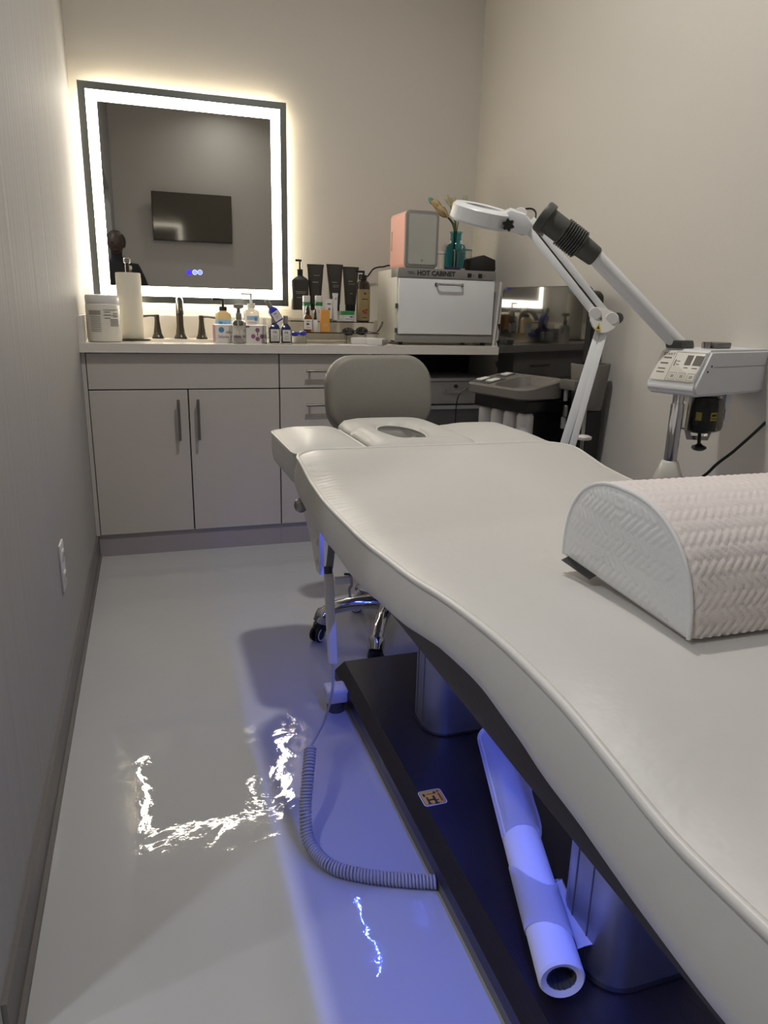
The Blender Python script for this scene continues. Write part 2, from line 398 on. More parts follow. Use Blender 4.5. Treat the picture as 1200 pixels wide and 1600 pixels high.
# ------------------------------------------------------------------ faucet
t = thing('faucet', 'dark bronze widespread faucet with two lever handles behind the sink', 'faucet', (.413, .50, CT))
def pedestal(x, y, h, r0, r1, sq=False):
    pr = [(r0, 0), (r0, .006), (r0*.92, .010), (r0*.72, .022), (r0*.55, h*.5), (r1, h*.85), (r1*1.05, h*.9), (r1*1.05, h)]
    return lathe(new(), pr, (x, y, CT), 8 if sq else 24)
bm = pedestal(.413, .50, .12, .030, .016)
tube(bm, spline([(.413, .50, CT+.11), (.413, .497, CT+.15), (.413, .470, CT+.176), (.413, .425, CT+.168), (.413, .395, CT+.135), (.413, .388, CT+.115)], 6),
     [.016]*20+[.0145]*11, 14)
obj('spout', bm, M_bronze, t)
for s, x in ((-1, .309), (1, .512)):
    h = obj('handle', pedestal(x, .50, .10, .027, .011), M_bronze, t)
    bm = cyl((x, .50, CT+.098), .011, .012, 12); 
    obj('lever', tube(bm, [(x, .50, CT+.104), (x+s*.03, .499, CT+.105), (x+s*.075, .498, CT+.1)], [.006, .005, .007], 8), M_bronze, h)

# ------------------------------------------------------------------ things on the counter
def lines(parent, xs, y, zs, m, h=.0016, r=(1, 0, 0), name='print_line'):
    bm = new()
    for (x0, x1), z in zip(xs, zs): box(bm, x0, x1, y-.0004, y+.0004, z-h/2, z+h/2)
    return obj(name, bm, m, parent, smooth=False)
def curved_patch(c, r, a0, a1, z0, z1, n=10):     # label wrapped on a cylinder, angle 0 = towards -y
    bm = new(); rings = []
    for z in (z0, z1): rings.append([(c[0]+r*math.sin(a0+(a1-a0)*k/n), c[1]-r*math.cos(a0+(a1-a0)*k/n), z) for k in range(n+1)])
    ringstrip(bm, rings, False); return bm
def wrap_lines(parent, c, r, specs, m, name='print_line'):
    bm = new()
    for a0, a1, z, h in specs:
        L = []
        for zz in (z-h/2, z+h/2): L.append([(c[0]+r*math.sin(a0+(a1-a0)*k/5), c[1]-r*math.cos(a0+(a1-a0)*k/5), zz) for k in range(6)])
        ringstrip(bm, L, False)
    return obj(name, bm, m, parent)

# big white tub
c = (.092, .125, CT); t = thing('white_tub', 'large white plastic tub with ridged lid and printed label by left wall', 'tub', c)
obj('body', lathe(new(), [(.060, 0), (.067, .004), (.069, .02), (.068, .145), (.066, .152), (.062, .156)], c, 40), M_offw, t)
bm = new(); pr = [(.066, .154), (.067, .158), (.067, .180), (.064, .186), (.055, .188)]; lathe(bm, pr, c, 40); obj('lid', bm, M_white, t)
wrap_lines(t, c, .0695, [(.05, .95, CT+.128, .002), (.05, .95, CT+.107, .002)]+[(.1+.5*(k % 2), .45+.5*(k % 2), CT+.12-.006*k, .0025) for k in range(5)]
           + [(.42, 1.0, CT+.09-.006*k, .0028) for k in range(5)]+[(-.75, -.12, CT+.10-.008*k, .0022) for k in range(8)], M_ink)
wrap_lines(t, c, .0693, [(-.85, -.1, CT+.117, .018)], M_inkw, 'print_block')
# paper towel holder and roll
c = (.197, .25, CT); t = thing('towel_holder', 'dark metal paper towel stand with upright rod beside the white tub', 'towel holder', c)
obj('base', cyl(c, .078, .009, 36, bev=.002), M_bronze, t); obj('rod', cyl((c[0], c[1], CT+.009), .009, .32, 14), M_bronze, t)
obj('finial', lathe(new(), [(.009, .0), (.014, .004), (.014, .018), (.010, .022)], (c[0], c[1], CT+.32), 16), M_nick, t)
bm = new(); lathe(bm, [(.018, .010), (.050, .010), (.0515, .014), (.0515, .278), (.050, .282), (.018, .282), (.018, .010)], c, 40, cap=False)
tag(obj('paper_towel_roll', bm, M_towel, None), 'full roll of off-white paper towel on the dark stand', 'paper roll')

def pump_bottle(name, label, x, y, z, r, hb, hn, ht, body, pump, lab=None, labm=None, side=-1, sq=False, cap=None, neck=.4):
    t = thing(name, label, 'bottle', (x, y, z)); n = 24
    pr = [(r*.9, 0), (r, .004), (r, hb*.86), (r*.9, hb*.93), (r*.5, hb*.985), (r*neck, hb)]
    obj('body', lathe(new(), pr, (x, y, z), n), body, t)
    obj('collar', cyl((x, y, z+hb), r*neck*1.25, hn, 16, bev=.001), cap or pump, t)
    bm = cyl((x, y, z+hb+hn), r*.16, ht-hb-hn, 10)
    box(bm, x+min(0, side*r*1.3)-.004*(side > 0), x+max(0, side*r*1.3)+.004*(side < 0), y-.006, y+.006, z+ht-.010, z+ht)
    obj('pump_head', bm, pump, t, angle=50)
    if lab: obj('label', curved_patch((x, y), r*1.012, -1.25, 1.25, z+lab[0], z+lab[1]), labm, t)
    return t
def X(px, y, py=500): return hit(px, py, 1, y).x
def Zp(py, y, px): return hit(px, py, 1, y).z
# amber soap, clear pump behind, glove box
x = X(349, .34); t = pump_bottle('soap_bottle', 'amber liquid soap bottle with black pump and light blue label', x, .34, CT, .036, .135, .018, Zp(466, .34, 349)-CT, M_soap, M_black, (.03, .095), M_blueL)
wrap_lines(t, (x, .34), .0368, [(-.7, -.2, CT+.08, .012), (-.1, .3, CT+.078, .003), (-.1, .5, CT+.07, .003)], M_bluep)
x = X(393, .36); t = pump_bottle('lotion_bottle', 'clear lotion pump bottle with small blue and white label behind the glove box', x, .36, CT, .036, .15, .02, Zp(458, .36, 393)-CT, M_clear, M_offw, (.045, .115), M_label, side=-1)
wrap_lines(t, (x, .36), .0369, [(-.75, .75, CT+.105, .018)], M_blueL, 'label_band'); wrap_lines(t, (x, .36), .0371, [(-.6, .5, CT+.085-.008*k, .0025) for k in range(4)], M_maroon)
obj('label_badge', curved_patch((x, .36), .0372, .25, .65, CT+.092, CT+.108), M_bluep, t)
x = X(424, .40); 
x0, x1 = X(336.5, .12, 520), X(416.5, .12, 520); zt = Zp(508, .12, 380)
t = thing('glove_box', 'grey white carton of nitrile gloves lying at the counter edge', 'box', ((x0+x1)/2, .18, CT))
obj('carton', rbox(x0, x1, .12, .24, CT, zt, .001, 1), M_label, t)
h = zt-CT
obj('side_flap', bx(x0-.0006, x0+.001, .121, .239, CT+.001, zt-.001), M_maroon, t, smooth=False)
obj('blue_badge', cyl((x0+.026, .12, CT+h*.72), .012, .0006, 20, (0, -1, 0)), M_bluep, t)
text('lettering', 'Nitrile Gloves', .017, FRONT((x0+.062, .1192, CT+h*.33)), M_maroon, t)
lines(t, [(x0+.045, x0+.10)]*2, .1192, [CT+h*.62, CT+h*.55], M_ink)
lines(t, [(x0+.10, x1-.075)], .1192, [zt-.006], M_ink, h=.008, name='print_block')
px_, pz = x1-.040, CT+h*.42
for dx, dz in ((0, .024), (-.019, -.003), (.019, -.003), (0, -.014)): obj('hexagon_print', cyl((px_+dx, .12, pz+dz), .0105, .0006, 6, (0, -1, 0)), M_maroon, t)
obj('hexagon_stem', bx(px_-.002, px_+.002, .1192, .12, pz, pz+.02), M_maroon, t, smooth=False)
# clear pump jar in front of the glove box
x = X(373, .06); t = thing('clear_pump_jar', 'empty clear pump dispenser with white dip tube in front of the glove box', 'dispenser', (x, .06, CT))
obj('body', lathe(new(), [(.026, 0), (.030, .004), (.030, .085), (.024, .095), (.014, .10)], (x, .06, CT), 24), M_clear, t)
obj('pump', lathe(new(), [(.012, .10), (.012, .125), (.008, .128), (.006, .145), (.022, .150), (.022, .162), (.006, .164)], (x, .06, CT), 20), M_grey2, t)
obj('dip_tube', tube(new(), spline([(x-.004, .06, CT+.10), (x, .06, CT+.06), (x+.012, .06, CT+.02), (x+.022, .06, CT+.008)], 5), .0025), M_white, t)
# acrylic organiser with navy bottles and a tilted blue bottle
xa, xb = X(415, .06, 520), X(456, .06, 520); ya, yb2 = .055, .135
t = thing('acrylic_organizer', 'open clear acrylic organizer box holding the navy bottles', 'organizer', ((xa+xb)/2, .09, CT))
bm = new(); box(bm, xa, xb, ya, yb2, CT, CT+.004); box(bm, xa, xa+.003, ya, yb2, CT+.004, CT+.105); box(bm, xb-.003, xb, ya, yb2, CT+.004, CT+.06)
box(bm, xa+.003, xb-.003, yb2-.003, yb2, CT+.004, CT+.105); box(bm, xa+.003, xb-.003, ya, ya+.003, CT+.004, CT+.03)
obj('shell', bm, M_clear, t, smooth=False)
def square_bottle(name, label, x, y, z, wd, hb, body, labm, cap, mtx=None, capm=M_grey2, lab='PR'):
    t = thing(name, label, 'bottle', (x, y, z))
    hw = wd/2; T = mtx
    def K(bm): 
        if T is not None: bmesh.ops.transform(bm, matrix=T, verts=bm.verts)
        return bm
    rings = []
    for f, zz in ((.9, 0), (1, .004), (1, hb*.74), (.9, hb*.83), (.5, hb*.97), (.42, hb)): rings.append([(x+a*f, y+b*f, z+zz) for a, b in rrect(-hw, hw, -hw, hw, hw*.3, 4)])
    bm = new(); ringstrip(bm, rings, True, True, True); obj('body', K(bm), body, t)
    obj('cap', K(lathe(new(), [(hw*.5, hb), (hw*.52, hb+.003), (hw*.5, hb+cap), (hw*.42, hb+cap+.002)], (x, y, z), 16)), capm, t)
    lb = obj('label', K(bx(x-hw*.82, x+hw*.82, y-hw-.0008, y-hw, z+.006, z+hb*.68)), labm, t, smooth=False)
    m0 = FRONT((x, y-hw-.001, z+hb*.52)); m0 = T @ m0 if T is not None else m0
    text('lettering', lab, hb*.20, m0, M_inkb, t)
    bm = new()
    for k, zz in enumerate((.36, .30, .2)): box(bm, x-hw*(.5-.1*k), x+hw*(.5-.1*k), y-hw-.0012, y-hw-.0008, z+hb*zz, z+hb*zz+.0012)
    obj('print_line', K(bm), M_ink, t, smooth=False)
    return t
z1 = CT+.0045; x1b, x2b = X(428.5, .09, 520), X(446.5, .09, 520)
square_bottle('serum_bottle', 'navy square serum bottle with white label, left one in the acrylic organizer', x1b, .092, z1, .046, .085, M_navy, M_label, .026)
square_bottle('serum_bottle', 'navy square serum bottle with white label, right one in the acrylic organizer', x2b, .092, z1, .042, .082, M_navy, M_label, .032)
piv = Vector((X(436, .1, 505), .10, z1+.092))
T = Matrix.Translation(piv) @ Matrix.Rotation(math.radians(-32), 4, 'Y') @ Matrix.Translation(-piv)
square_bottle('serum_bottle', 'royal blue serum bottle tilted on top of the navy bottles', piv.x, piv.y, piv.z, .040, .068, M_royal, M_label, .034, T)
# blue goggles on a clear dish
xg = X(467, .10, 520)
tag(obj('clear_dish', lathe(new(), [(.034, 0), (.036, .002), (.033, .034), (.031, .034), (.032, .004), (.0, .004)], (xg, .10, CT), 24, cap=False), M_clear), 'small round clear dish under the blue goggles', 'dish')
def goggles(name, label, x, y, z, m, s, strap):
    t = thing(name, label, 'goggles', (x, y, z))
    for k in (-1, 1):
        bm = new(); rings = []
        for f, d in ((.0, .010), (.6, .0085), (.9, .004), (1, 0), (.9, -.006), (.6, -.010)):
            rings.append([(x+k*s*.52+f*s*.48*math.cos(a), y-d, z+f*s*.30*math.sin(a)+k*.002) for a in [2*PI*i/20 for i in range(20)]] if f else
                         [(x+k*s*.52+1e-5*math.cos(a), y-d, z+1e-5*math.sin(a)) for a in [2*PI*i/20 for i in range(20)]])
        ringstrip(bm, rings, True, False, True); obj('eye_cup', bm, m, t)
    obj('bridge', tube(new(), [(x-s*.14, y, z), (x, y-.002, z+.002), (x+s*.14, y, z)], .003), m, t)
    if strap: obj('strap', tube(new(), spline(strap, 6), .0018, 6), M_black, t)
goggles('eye_goggles', 'small blue tanning goggles on the round clear dish', xg, .10, CT+.044, M_royal, .036, None)
# three step acrylic riser
XA, XB_ = X(456, .2), X(588, .2); S1, S2, S3 = CT+.05, CT+.098, CT+.146
t = thing('acrylic_riser', 'clear three step acrylic display riser along the backsplash', 'riser', ((XA+XB_)/2, .34, CT))
for z, a, b in ((S1, .15, .235), (S2, .235, .35), (S3, .35, .50)):
    obj('step', bx(XA, XB_, a, b, z-.004, z), M_clear, t, smooth=False)
    obj('riser_panel', bx(XA, XB_, a, a+.003, CT, z-.004), M_clear, t, smooth=False)
# amber dropper, white dropper, orange box on step 1
def dropper(name, label, x, y, z, r, hb, ht, m, labm, bulb):
    t = thing(name, label, 'bottle', (x, y, z))
    obj('body', lathe(new(), [(r*.9, 0), (r, .003), (r, hb*.78), (r*.85, hb*.88), (r*.4, hb)], (x, y, z), 20), m, t)
    obj('cap', lathe(new(), [(r*.5, hb), (r*.55, hb+.002), (r*.5, hb+.016), (r*.42, hb+.018)], (x, y, z), 14), bulb, t)
    obj('rubber_bulb', lathe(new(), [(r*.40, hb+.017), (r*.45, hb+.024), (r*.32, ht-.008), (r*.12, ht)], (x, y, z), 14), bulb, t)
    if labm: 
        obj('label', curved_patch((x, y), r*1.015, -1.2, 1.2, z+.012, z+hb*.72), labm, t)
        wrap_lines(t, (x, y), r*1.03, [(-.5, .3, z+hb*.6, .003), (-.5, .1, z+hb*.45, .008), (-.5, .5, z+hb*.25, .0016)], M_inkb)
y = .19
dropper('dropper_bottle', 'amber glass dropper bottle with white label on the lowest riser step', X(481, y), y, S1, .0195, .078, Zp(477, y, 481)-S1, M_amber, M_label, M_brown)
dropper('dropper_bottle', 'tiny pale dropper bottle with brown bulb beside the orange carton', X(492.5, y), y, S1, .013, .055, Zp(482, y, 492)-S1, M_label, None, M_brown)
xo = X(507.5, y); t = thing('skincare_carton', 'upright orange skincare carton on the lowest riser step', 'box', (xo, y, S1))
obj('carton', rbox(xo-.020, xo+.020, y-.015, y+.015, S1, Zp(484, y, 507), .001, 1), M_orange, t); lines(t, [(xo-.013, xo+.013), (xo-.010, xo+.010)], y-.0155, [S1+.035, S1+.028], M_label); 
# step 2: white bottles with green bands, tubes, jar, gold bottle
y = .285
def band_bottle(px, lab):
    x = X(px, y); h = Zp(462, y, px)-S2; t = thing('toner_bottle', lab, 'bottle', (x, y, S2), 'white bottles with green bands')
    obj('body', lathe(new(), [(.017, 0), (.018, .003), (.018, h*.58), (.017, h*.6)], (x, y, S2), 20), M_white, t)
    obj('green_band', cyl((x, y, S2+h*.60), .0178, h*.14, 20), M_green, t); obj('cap', cyl((x, y, S2+h*.74), .0178, h*.26, 20, bev=.002), M_white, t)
    wrap_lines(t, (x, y), .0184, [(-.5, .5, S2+h*.4, .002), (-.4, .3, S2+h*.33, .002)], M_ink)
band_bottle(479, 'white bottle with green band standing behind the amber dropper'); band_bottle(498, 'white bottle with green band standing behind the tiny pale dropper')
def squeeze_tube(name, label, px, yy, z, w0, w1, pytop, m, capm, cap_h, capw, prints, pm, crimp=.012):
    x = X(px, yy); h = Zp(pytop, yy, px)-z; t = thing(name, label, 'tube', (x, yy, z))
    obj('cap', cyl((x, yy, z), capw, cap_h, 20, bev=.0015), capm, t)
    rings = []
    for k in range(9):
        f = k/8; a = w0+(w1-w0)*f; d = capw*.95*(1-f)**.8+.0018; zz = z+cap_h+(h-cap_h)*f
        rings.append([(x+a*math.cos(q), yy+d*math.sin(q), zz) for q in [2*PI*i/20 for i in range(20)]])
    bm = new(); ringstrip(bm, rings, True, True, True); b = obj('body', bm, m, t)
    obj('crimp', bx(x-w1*1.005, x+w1*1.005, yy-.0028, yy+.0028, z+h-crimp, z+h), m, b, smooth=False)
    bm = new()
    for a0, a1, f, hh in prints:
        dd = capw*.95*(1-f)**.8+.0032; zz = z+cap_h+(h-cap_h)*f; wv = w0+(w1-w0)*f
        box(bm, x+a0*wv, x+a1*wv, yy-dd-.0006, yy-dd, zz-hh/2, zz+hh/2)
    if prints: obj('print_line', bm, pm, b, smooth=False)
    return t
squeeze_tube('cream_tube', 'short white cream tube with round grey logo on the middle riser step', 513.5, .26, S2, .016, .022, 467, M_white, M_green, .012, .014, [(-.4, .4, .75, .005), (-.25, .25, .48, .011)], M_ink)
squeeze_tube('cream_tube', 'slim white tube standing between two black tubes', 523.5, .255, S2, .010, .013, 458, M_white, M_grey2, .006, .010, [(-.1, .35, .8, .006)], M_ink)
xj = X(541.5, .275); t = thing('cream_jar', 'white cream jar with green lid on the middle riser step', 'jar', (xj, .275, S2))
obj('body', lathe(new(), [(.030, 0), (.035, .003), (.035, .030), (.033, .031)], (xj, .275, S2), 28), M_white, t); obj('lid', cyl((xj, .275, S2+.031), .036, .018, 28, bev=.002), M_green, t)
wrap_lines(t, (xj, .275), .0353, [(.2, .7, S2+.022, .005), (-.4, .6, S2+.012, .0018)], M_inkb)
xb_ = X(567, .30); t = pump_bottle('oil_bottle', 'brown massage oil pump bottle with kraft gold label beside the hot cabinet', xb_, .30, S2, .032, .195, .02, Zp(423, .30, 567)-S2, M_brown, M_black, (.006, .150), M_gold, side=-1)
wrap_lines(t, (xb_, .30), .0330, [(-.4, .0, S2+.05, .010), (.05, .45, S2+.055, .009), (-.2, .3, S2+.042, .009)], M_red, 'flower_print'); wrap_lines(t, (xb_, .30), .0329, [(-.15, .15, S2+.13, .008), (-.5, .5, S2+.105, .003), (-.3, .3, S2+.02, .003)], M_brown)
# step 3: black pump bottle and black tubes
y = .42; x = X(469, y); hb = Zp(421, y, 469)-S3
t = thing('shampoo_bottle', 'broad black pump bottle with slanted shoulders against the mirror edge', 'bottle', (x, y, S3))
rings = []
for f, g_, zz in ((.93, .9, 0), (1, 1, .005), (1, 1, hb*.70), (.96, .98, hb*.74), (.78, .9, hb*.785), (.42, .62, hb*.83), (.34, .56, hb*.85)): rings.append([(x+a*f, y+b*g_, S3+zz) for a, b in rrect(-.041, .041, -.022, .022, .014, 4)])
bm = new(); ringstrip(bm, rings, True, True, True); obj('body', bm, M_tube, t)
obj('collar', cyl((x, y, S3+hb*.845), .0145, hb*.155, 16), M_black, t)
bm = cyl((x, y, S3+hb), .004, .045, 10); box(bm, x-.022, x+.008, y-.006, y+.006, S3+hb+.036, S3+hb+.045); obj('pump_head', bm, M_black, t)
lines(t, [(x-.026, x+.026), (x-.022, x+.022), (x-.02, x+.02)], y-.0225, [S3+.085, S3+.078, S3+.058], M_inkw, h=.002)
for px, top, lab, pr in ((493, 413, 'tall black squeeze tube next to the black pump bottle', [(-.3, .5, .72, .002), (-.5, .3, .55, .003)]),
                 (522.5, 413, 'tall black squeeze tube in the middle of three', [(-.5, .3, .55, .003), (-.4, .5, .48, .002), (-.4, .5, .44, .002)]),
                 (547, 417, 'tall black squeeze tube beside the gold labelled bottle', [(-.4, .2, .62, .004), (-.4, .5, .55, .002), (-.2, .2, .3, .002)])):
    squeeze_tube('hair_tube', lab, px, .42, S3, .027, .041, top, M_tube, M_black, .03, .025, pr, M_inkw)
# black goggles in front of the riser, clear stand
xg = X(555, .11, 515); 
t = thing('clear_stand', 'small clear acrylic stand under the black goggles', 'stand', (xg, .115, CT))
obj('plate', bx(xg-.05, xg+.05, .095, .135, CT+.040, CT+.043), M_clear, t, smooth=False)
for dx in (-.045, .045): obj('leg', bx(xg+dx-.002, xg+dx+.002, .095, .135, CT, CT+.04), M_clear, t, smooth=False)
zg = CT+.058
goggles('eye_goggles', 'black tanning goggles with cord in front of the hot cabinet', xg, .112, zg, M_blackg, .062,
        [(xg+.06, .112, zg), (xg+.085, .10, zg-.004), (xg+.10, .085, zg), (xg+.12, .08, zg+.03), (xg+.122, .085, zg+.045), (xg+.112, .09, zg+.02), (xg+.10, .095, zg-.002)])
tag(obj('paper_sheet', bx(X(531, .04, 540), X(590, .04, 540), .0, .10, CT, CT+.0015), M_label, smooth=False), 'flat white paper sheet under the white handheld devices', 'paper')
def device(x, y, z, L, ang, tilt, label):
    t = thing('handheld_device', label, 'device', (x, y, z)); M_ = Matrix.Translation((x, y, z)) @ Matrix.Rotation(ang, 4, 'Z') @ Matrix.Rotation(tilt, 4, 'Y')
    obj('body', rslab(rrect(-L/2, L/2, -.018, .018, .012), 0, .030, .006), M_white, t, mtx=M_)
    obj('end_cap', rslab(rrect(L/2-.012, L/2+.012, -.015, .015, .010), .003, .027, .004), M_grey2, t, mtx=M_)
device(X(569, .07, 530), .085, CT+.0015, .115, -.1, 0, 'thick white handheld device lying left on the paper')
device(X(586, .03, 535), .02, CT+.0015, .085, -.75, 0, 'smaller white handheld device lying at the paper edge near the hot cabinet')

# ------------------------------------------------------------------ hot towel cabinet and what stands on it
HX0, HX1, HY0, HY1, HZ0, HZ1 = 1.362, 1.848, .085, .39, CT+.014, 1.248
t = thing('hot_towel_cabinet', 'white hot towel cabinet with grey control strip and drop door', 'hot cabinet', ((HX0+HX1)/2, .24, CT))
obj('body', rbox(HX0, HX1, HY0+.012, HY1, HZ0+.004, HZ1-.004, .004), M_offw, t)
obj('base_strip', rbox(HX0-.004, HX1+.002, HY0+.002, HY0+.016, HZ0, HZ0+.034, .002), M_grey2, t)
obj('control_strip', rbox(HX0-.002, HX1+.004, HY0-.002, HY0+.10, HZ1-.042, HZ1, .004), M_grey2, t)
d = obj('door', rbox(HX0+.004, HX1-.002, HY0-.006, HY0+.012, HZ0+.037, HZ1-.045, .004), M_whitep, t)
hx0, hx1, hz = HX0+.185, HX0+.315, HZ1-.068
obj('handle', tube(new(), spline([(hx0, HY0-.006, hz), (hx0+.004, HY0-.026, hz), (hx0+.02, HY0-.032, hz), (hx1-.02, HY0-.032, hz), (hx1-.004, HY0-.026, hz), (hx1, HY0-.006, hz)], 5), .005), M_chrome, d)
for x in (hx0, hx1): obj('handle_socket', cyl((x, HY0-.006, hz), .008, .005, 12, (0, -1, 0)), M_darkg, d)
text('lettering', 'HOT CABINET', .029, FRONT((HX0+.185, HY0-.0026, HZ1-.021)), M_inkb, t, bold=.0011)
lines(t, [(HX0+.045, HX0+.075), (HX0+.05, HX0+.08)], HY0-.0026, [HZ1-.017, HZ1-.024], M_darkg, h=.003)
for k in (0, 1):
    x = HX0+.352+.055*k; s = obj('rocker_switch', rbox(x-.010, x+.010, HY0-.006, HY0-.001, HZ1-.031, HZ1-.013, .002), M_black, t)
    obj('indicator', cyl((x+.021, HY0-.002, HZ1-.022), .003, .002, 10, (0, -1, 0)), M_red, s)
for z in (HZ0+.04, HZ0+.15): obj('hinge_clip', bx(HX0-.006, HX0+.002, HY0+.0, HY0+.014, z, z+.022), M_darkg, t, smooth=False)
for x in (HX0+.03, HX1-.03):
    for y in (HY0+.03, HY1-.03): obj('foot', cyl((x, y, CT), .012, .02, 12), M_black, t)
# pink mini fridge
PX0, PX1, PY0, PY1, PZ0, PZ1 = 1.415, 1.578, .15, .375, HZ1, HZ1+.255
t = thing('mini_fridge', 'pink mini beauty fridge with mirrored grey door on the hot cabinet', 'mini fridge', ((PX0+PX1)/2, .26, HZ1))
def rsolid(x0, x1, z0, z1, y0, y1, r, b):    # rounded box whose profile lies in the xz plane
    bm = rslab(rrect(x0, x1, z0, z1, r, 6), 0, y1-y0, b)
    bmesh.ops.transform(bm, matrix=Matrix(((1, 0, 0, 0), (0, 0, 1, y0), (0, 1, 0, 0), (0, 0, 0, 1))), verts=bm.verts); return bm
obj('shell', rsolid(PX0, PX1, PZ0+.004, PZ1, PY0+.02, PY1, .022, .006), M_pink, t)
d = obj('door', rsolid(PX0, PX1, PZ0+.004, PZ1, PY0, PY0+.019, .022, .004), M_grey2, t)
obj('mirror_panel', rsolid(PX0+.013, PX1-.013, PZ0+.020, PZ1-.016, PY0-.002, PY0+.004, .012, .001), mat('fridge_mirror', '#b3b6b2', .22, metal=.6), d, angle=5)
obj('touch_mark', cyl(((PX0+PX1)/2, PY0-.002, PZ0+.038), .006, .0006, 16, (0, -1, 0)), M_grey2, d)
bm = new()
for k in range(10): box(bm, PX0-.001, PX0+.002, PY1-.035, PY1-.020, PZ0+.09+.009*k, PZ0+.095+.009*k)
obj('side_vents', bm, M_grey, t, smooth=False)
for x in (PX0+.025, PX1-.025):
    for y in (PY0+.04, PY1-.03): obj('foot', cyl((x, y, HZ1), .008, .006, 10), M_black, t)
# teal vase and flowers
vx, vy = X(711, .34, 400), .34
bm = new(); lathe(bm, [(.0, .002), (.050, .0), (.054, .006), (.054, .105), (.048, .125), (.030, .142), (.027, .16), (.027, .185), (.033, .192), (.030, .192), (.024, .183), (.024, .158), (.045, .122), (.050, .105), (.050, .008), (.0, .006)], (vx, vy, HZ1), 32, cap=False)
tag(obj('vase', bm, M_teal), 'teal glass bottle vase holding the flowers on the hot cabinet', 'vase')
def flower(px, py, yy, kind, lab, s=.03):
    top = hit(px, py, 1, yy); t = thing('flower', lab, 'flower', (vx, vy, HZ1+.02), 'cut flowers in the teal vase')
    a = Vector((vx+random.uniform(-.012, .012), vy+random.uniform(-.01, .01), HZ1+.012)); b = Vector((vx+(top.x-vx)*.12, vy+(yy-vy)*.12, HZ1+.20))
    P = spline([a, b, b+(top-b)*.5+Vector((0, 0, .012)), top], 6); obj('stem', tube(new(), P, .0025, 6), M_stem, t)
    dirv = (P[-1]-P[-4]).normalized(); R = Vector((0, 0, 1)).rotation_difference(dirv).to_matrix().to_4x4()
    m = {'c': M_petal, 'w': M_petal2, 'g': M_petalg}[kind]
    for k in range(5 if kind != 'g' else 3):
        bm = new(); rings = []
        for f, wd, out in ((0, .18, .05), (.3, .42, .36), (.6, .46, .46), (.85, .28, .40), (1, .05, .30)):
            rings.append([(s*wd*u, s*out+.12*s*u*u*-1, s*2*f) for u in (-1, -.5, 0, .5, 1)])
        ringstrip(bm, rings, False); bmesh.ops.solidify(bm, geom=bm.faces[:], thickness=.001)
        obj('petal', bm, m, t, mtx=Matrix.Translation(top) @ R @ Matrix.Rotation(2*PI*k/5+.3, 4, 'Z'), angle=60)
flower(700, 339, .33, 'c', 'large cream bloom at the front of the bouquet', .040); flower(690, 328, .33, 'c', 'cream bud leaning out to the left of the vase', .034)
flower(711, 333, .36, 'c', 'cream bloom in the middle of the bouquet', .038); flower(723, 322, .37, 'w', 'pale bud at the top right of the bouquet', .030)
flower(683, 322, .36, 'g', 'small aqua bud at the far left of the bouquet', .028); flower(704, 322, .37, 'w', 'small pale bud at the top of the bouquet', .028)
# clear canister, black case, purple cloth, white jar, leaning boards
cx_, cy_ = X(723, .235, 400), .235; t = thing('clear_canister', 'clear lidded acrylic canister in front of the teal vase', 'canister', (cx_, cy_, HZ1))
obj('body', lathe(new(), [(.042, 0), (.044, .003), (.044, .095), (.041, .095), (.041, .006), (0, .006)], (cx_, cy_, HZ1), 28, cap=False), M_clear, t)
obj('lid', lathe(new(), [(.046, .096), (.046, .102), (.008, .104), (.006, .112), (.009, .118), (.004, .124)], (cx_, cy_, HZ1), 28), M_clear, t)
obj('cotton_pads', cyl((cx_+.012, cy_, HZ1+.0065), .022, .012, 20, bev=.003), M_label, t)
bx0, bx1 = X(730, .19, 410), X(772, .19, 410); t = thing('black_case', 'black zip case with angled top at the right end of the hot cabinet', 'case', ((bx0+bx1)/2, .2, HZ1))
o_ = [(bx0+.006, 0), (bx1-.006, 0), (bx1, .014), (bx1-.004, .058), ((bx0+bx1)/2+.006, .078), (bx0+.008, .060), (bx0, .014)]
bm = rslab([(a, b) for a, b in o_], 0, .085, .006); bmesh.ops.transform(bm, matrix=Matrix(((1, 0, 0, 0), (0, 0, 1, .165), (0, 1, 0, HZ1), (0, 0, 0, 1))), verts=bm.verts)
obj('shell', bm, M_black, t); obj('zip', tube(new(), [(bx0+.004, .207, HZ1+.03), (bx0-.001, .207, HZ1+.045), (bx0+.006, .207, HZ1+.064)], .002), M_darkg, t)
px_ = X(706, .2, 412); tag(obj('purple_pouch', rslab(rrect(px_-.036, px_+.036, .175, .205, .012), HZ1, HZ1+.017, .006), M_purple), 'small dark purple pouch lying before the teal vase', 'pouch')
jx = X(687, .43, 400); t = thing('white_canister', 'white canister with flat lid half hidden behind the mini fridge', 'canister', (jx, .36, HZ1))
jx = X(688, .36, 400); obj('body', cyl((jx, .36, HZ1), .024, .085, 20, bev=.003), M_offw, t); obj('lid', cyl((jx, .36, HZ1+.085), .026, .012, 20, bev=.003), M_white, t)
for k, (xx, lab) in enumerate(((1.872, 'tall white board standing close against the hot cabinet'), (1.90, 'white board leaning between the hot cabinet and the right wall'))):
    bm = bx(0, .012, 0, .24, 0, .30-.05*k); tag(obj('display_board', bm, M_white, mtx=Matrix.Translation((xx+.012*k, .12+.05*k, CT)) @ Matrix.Rotation(math.radians(4), 4, 'Y'), smooth=False), lab, 'board')
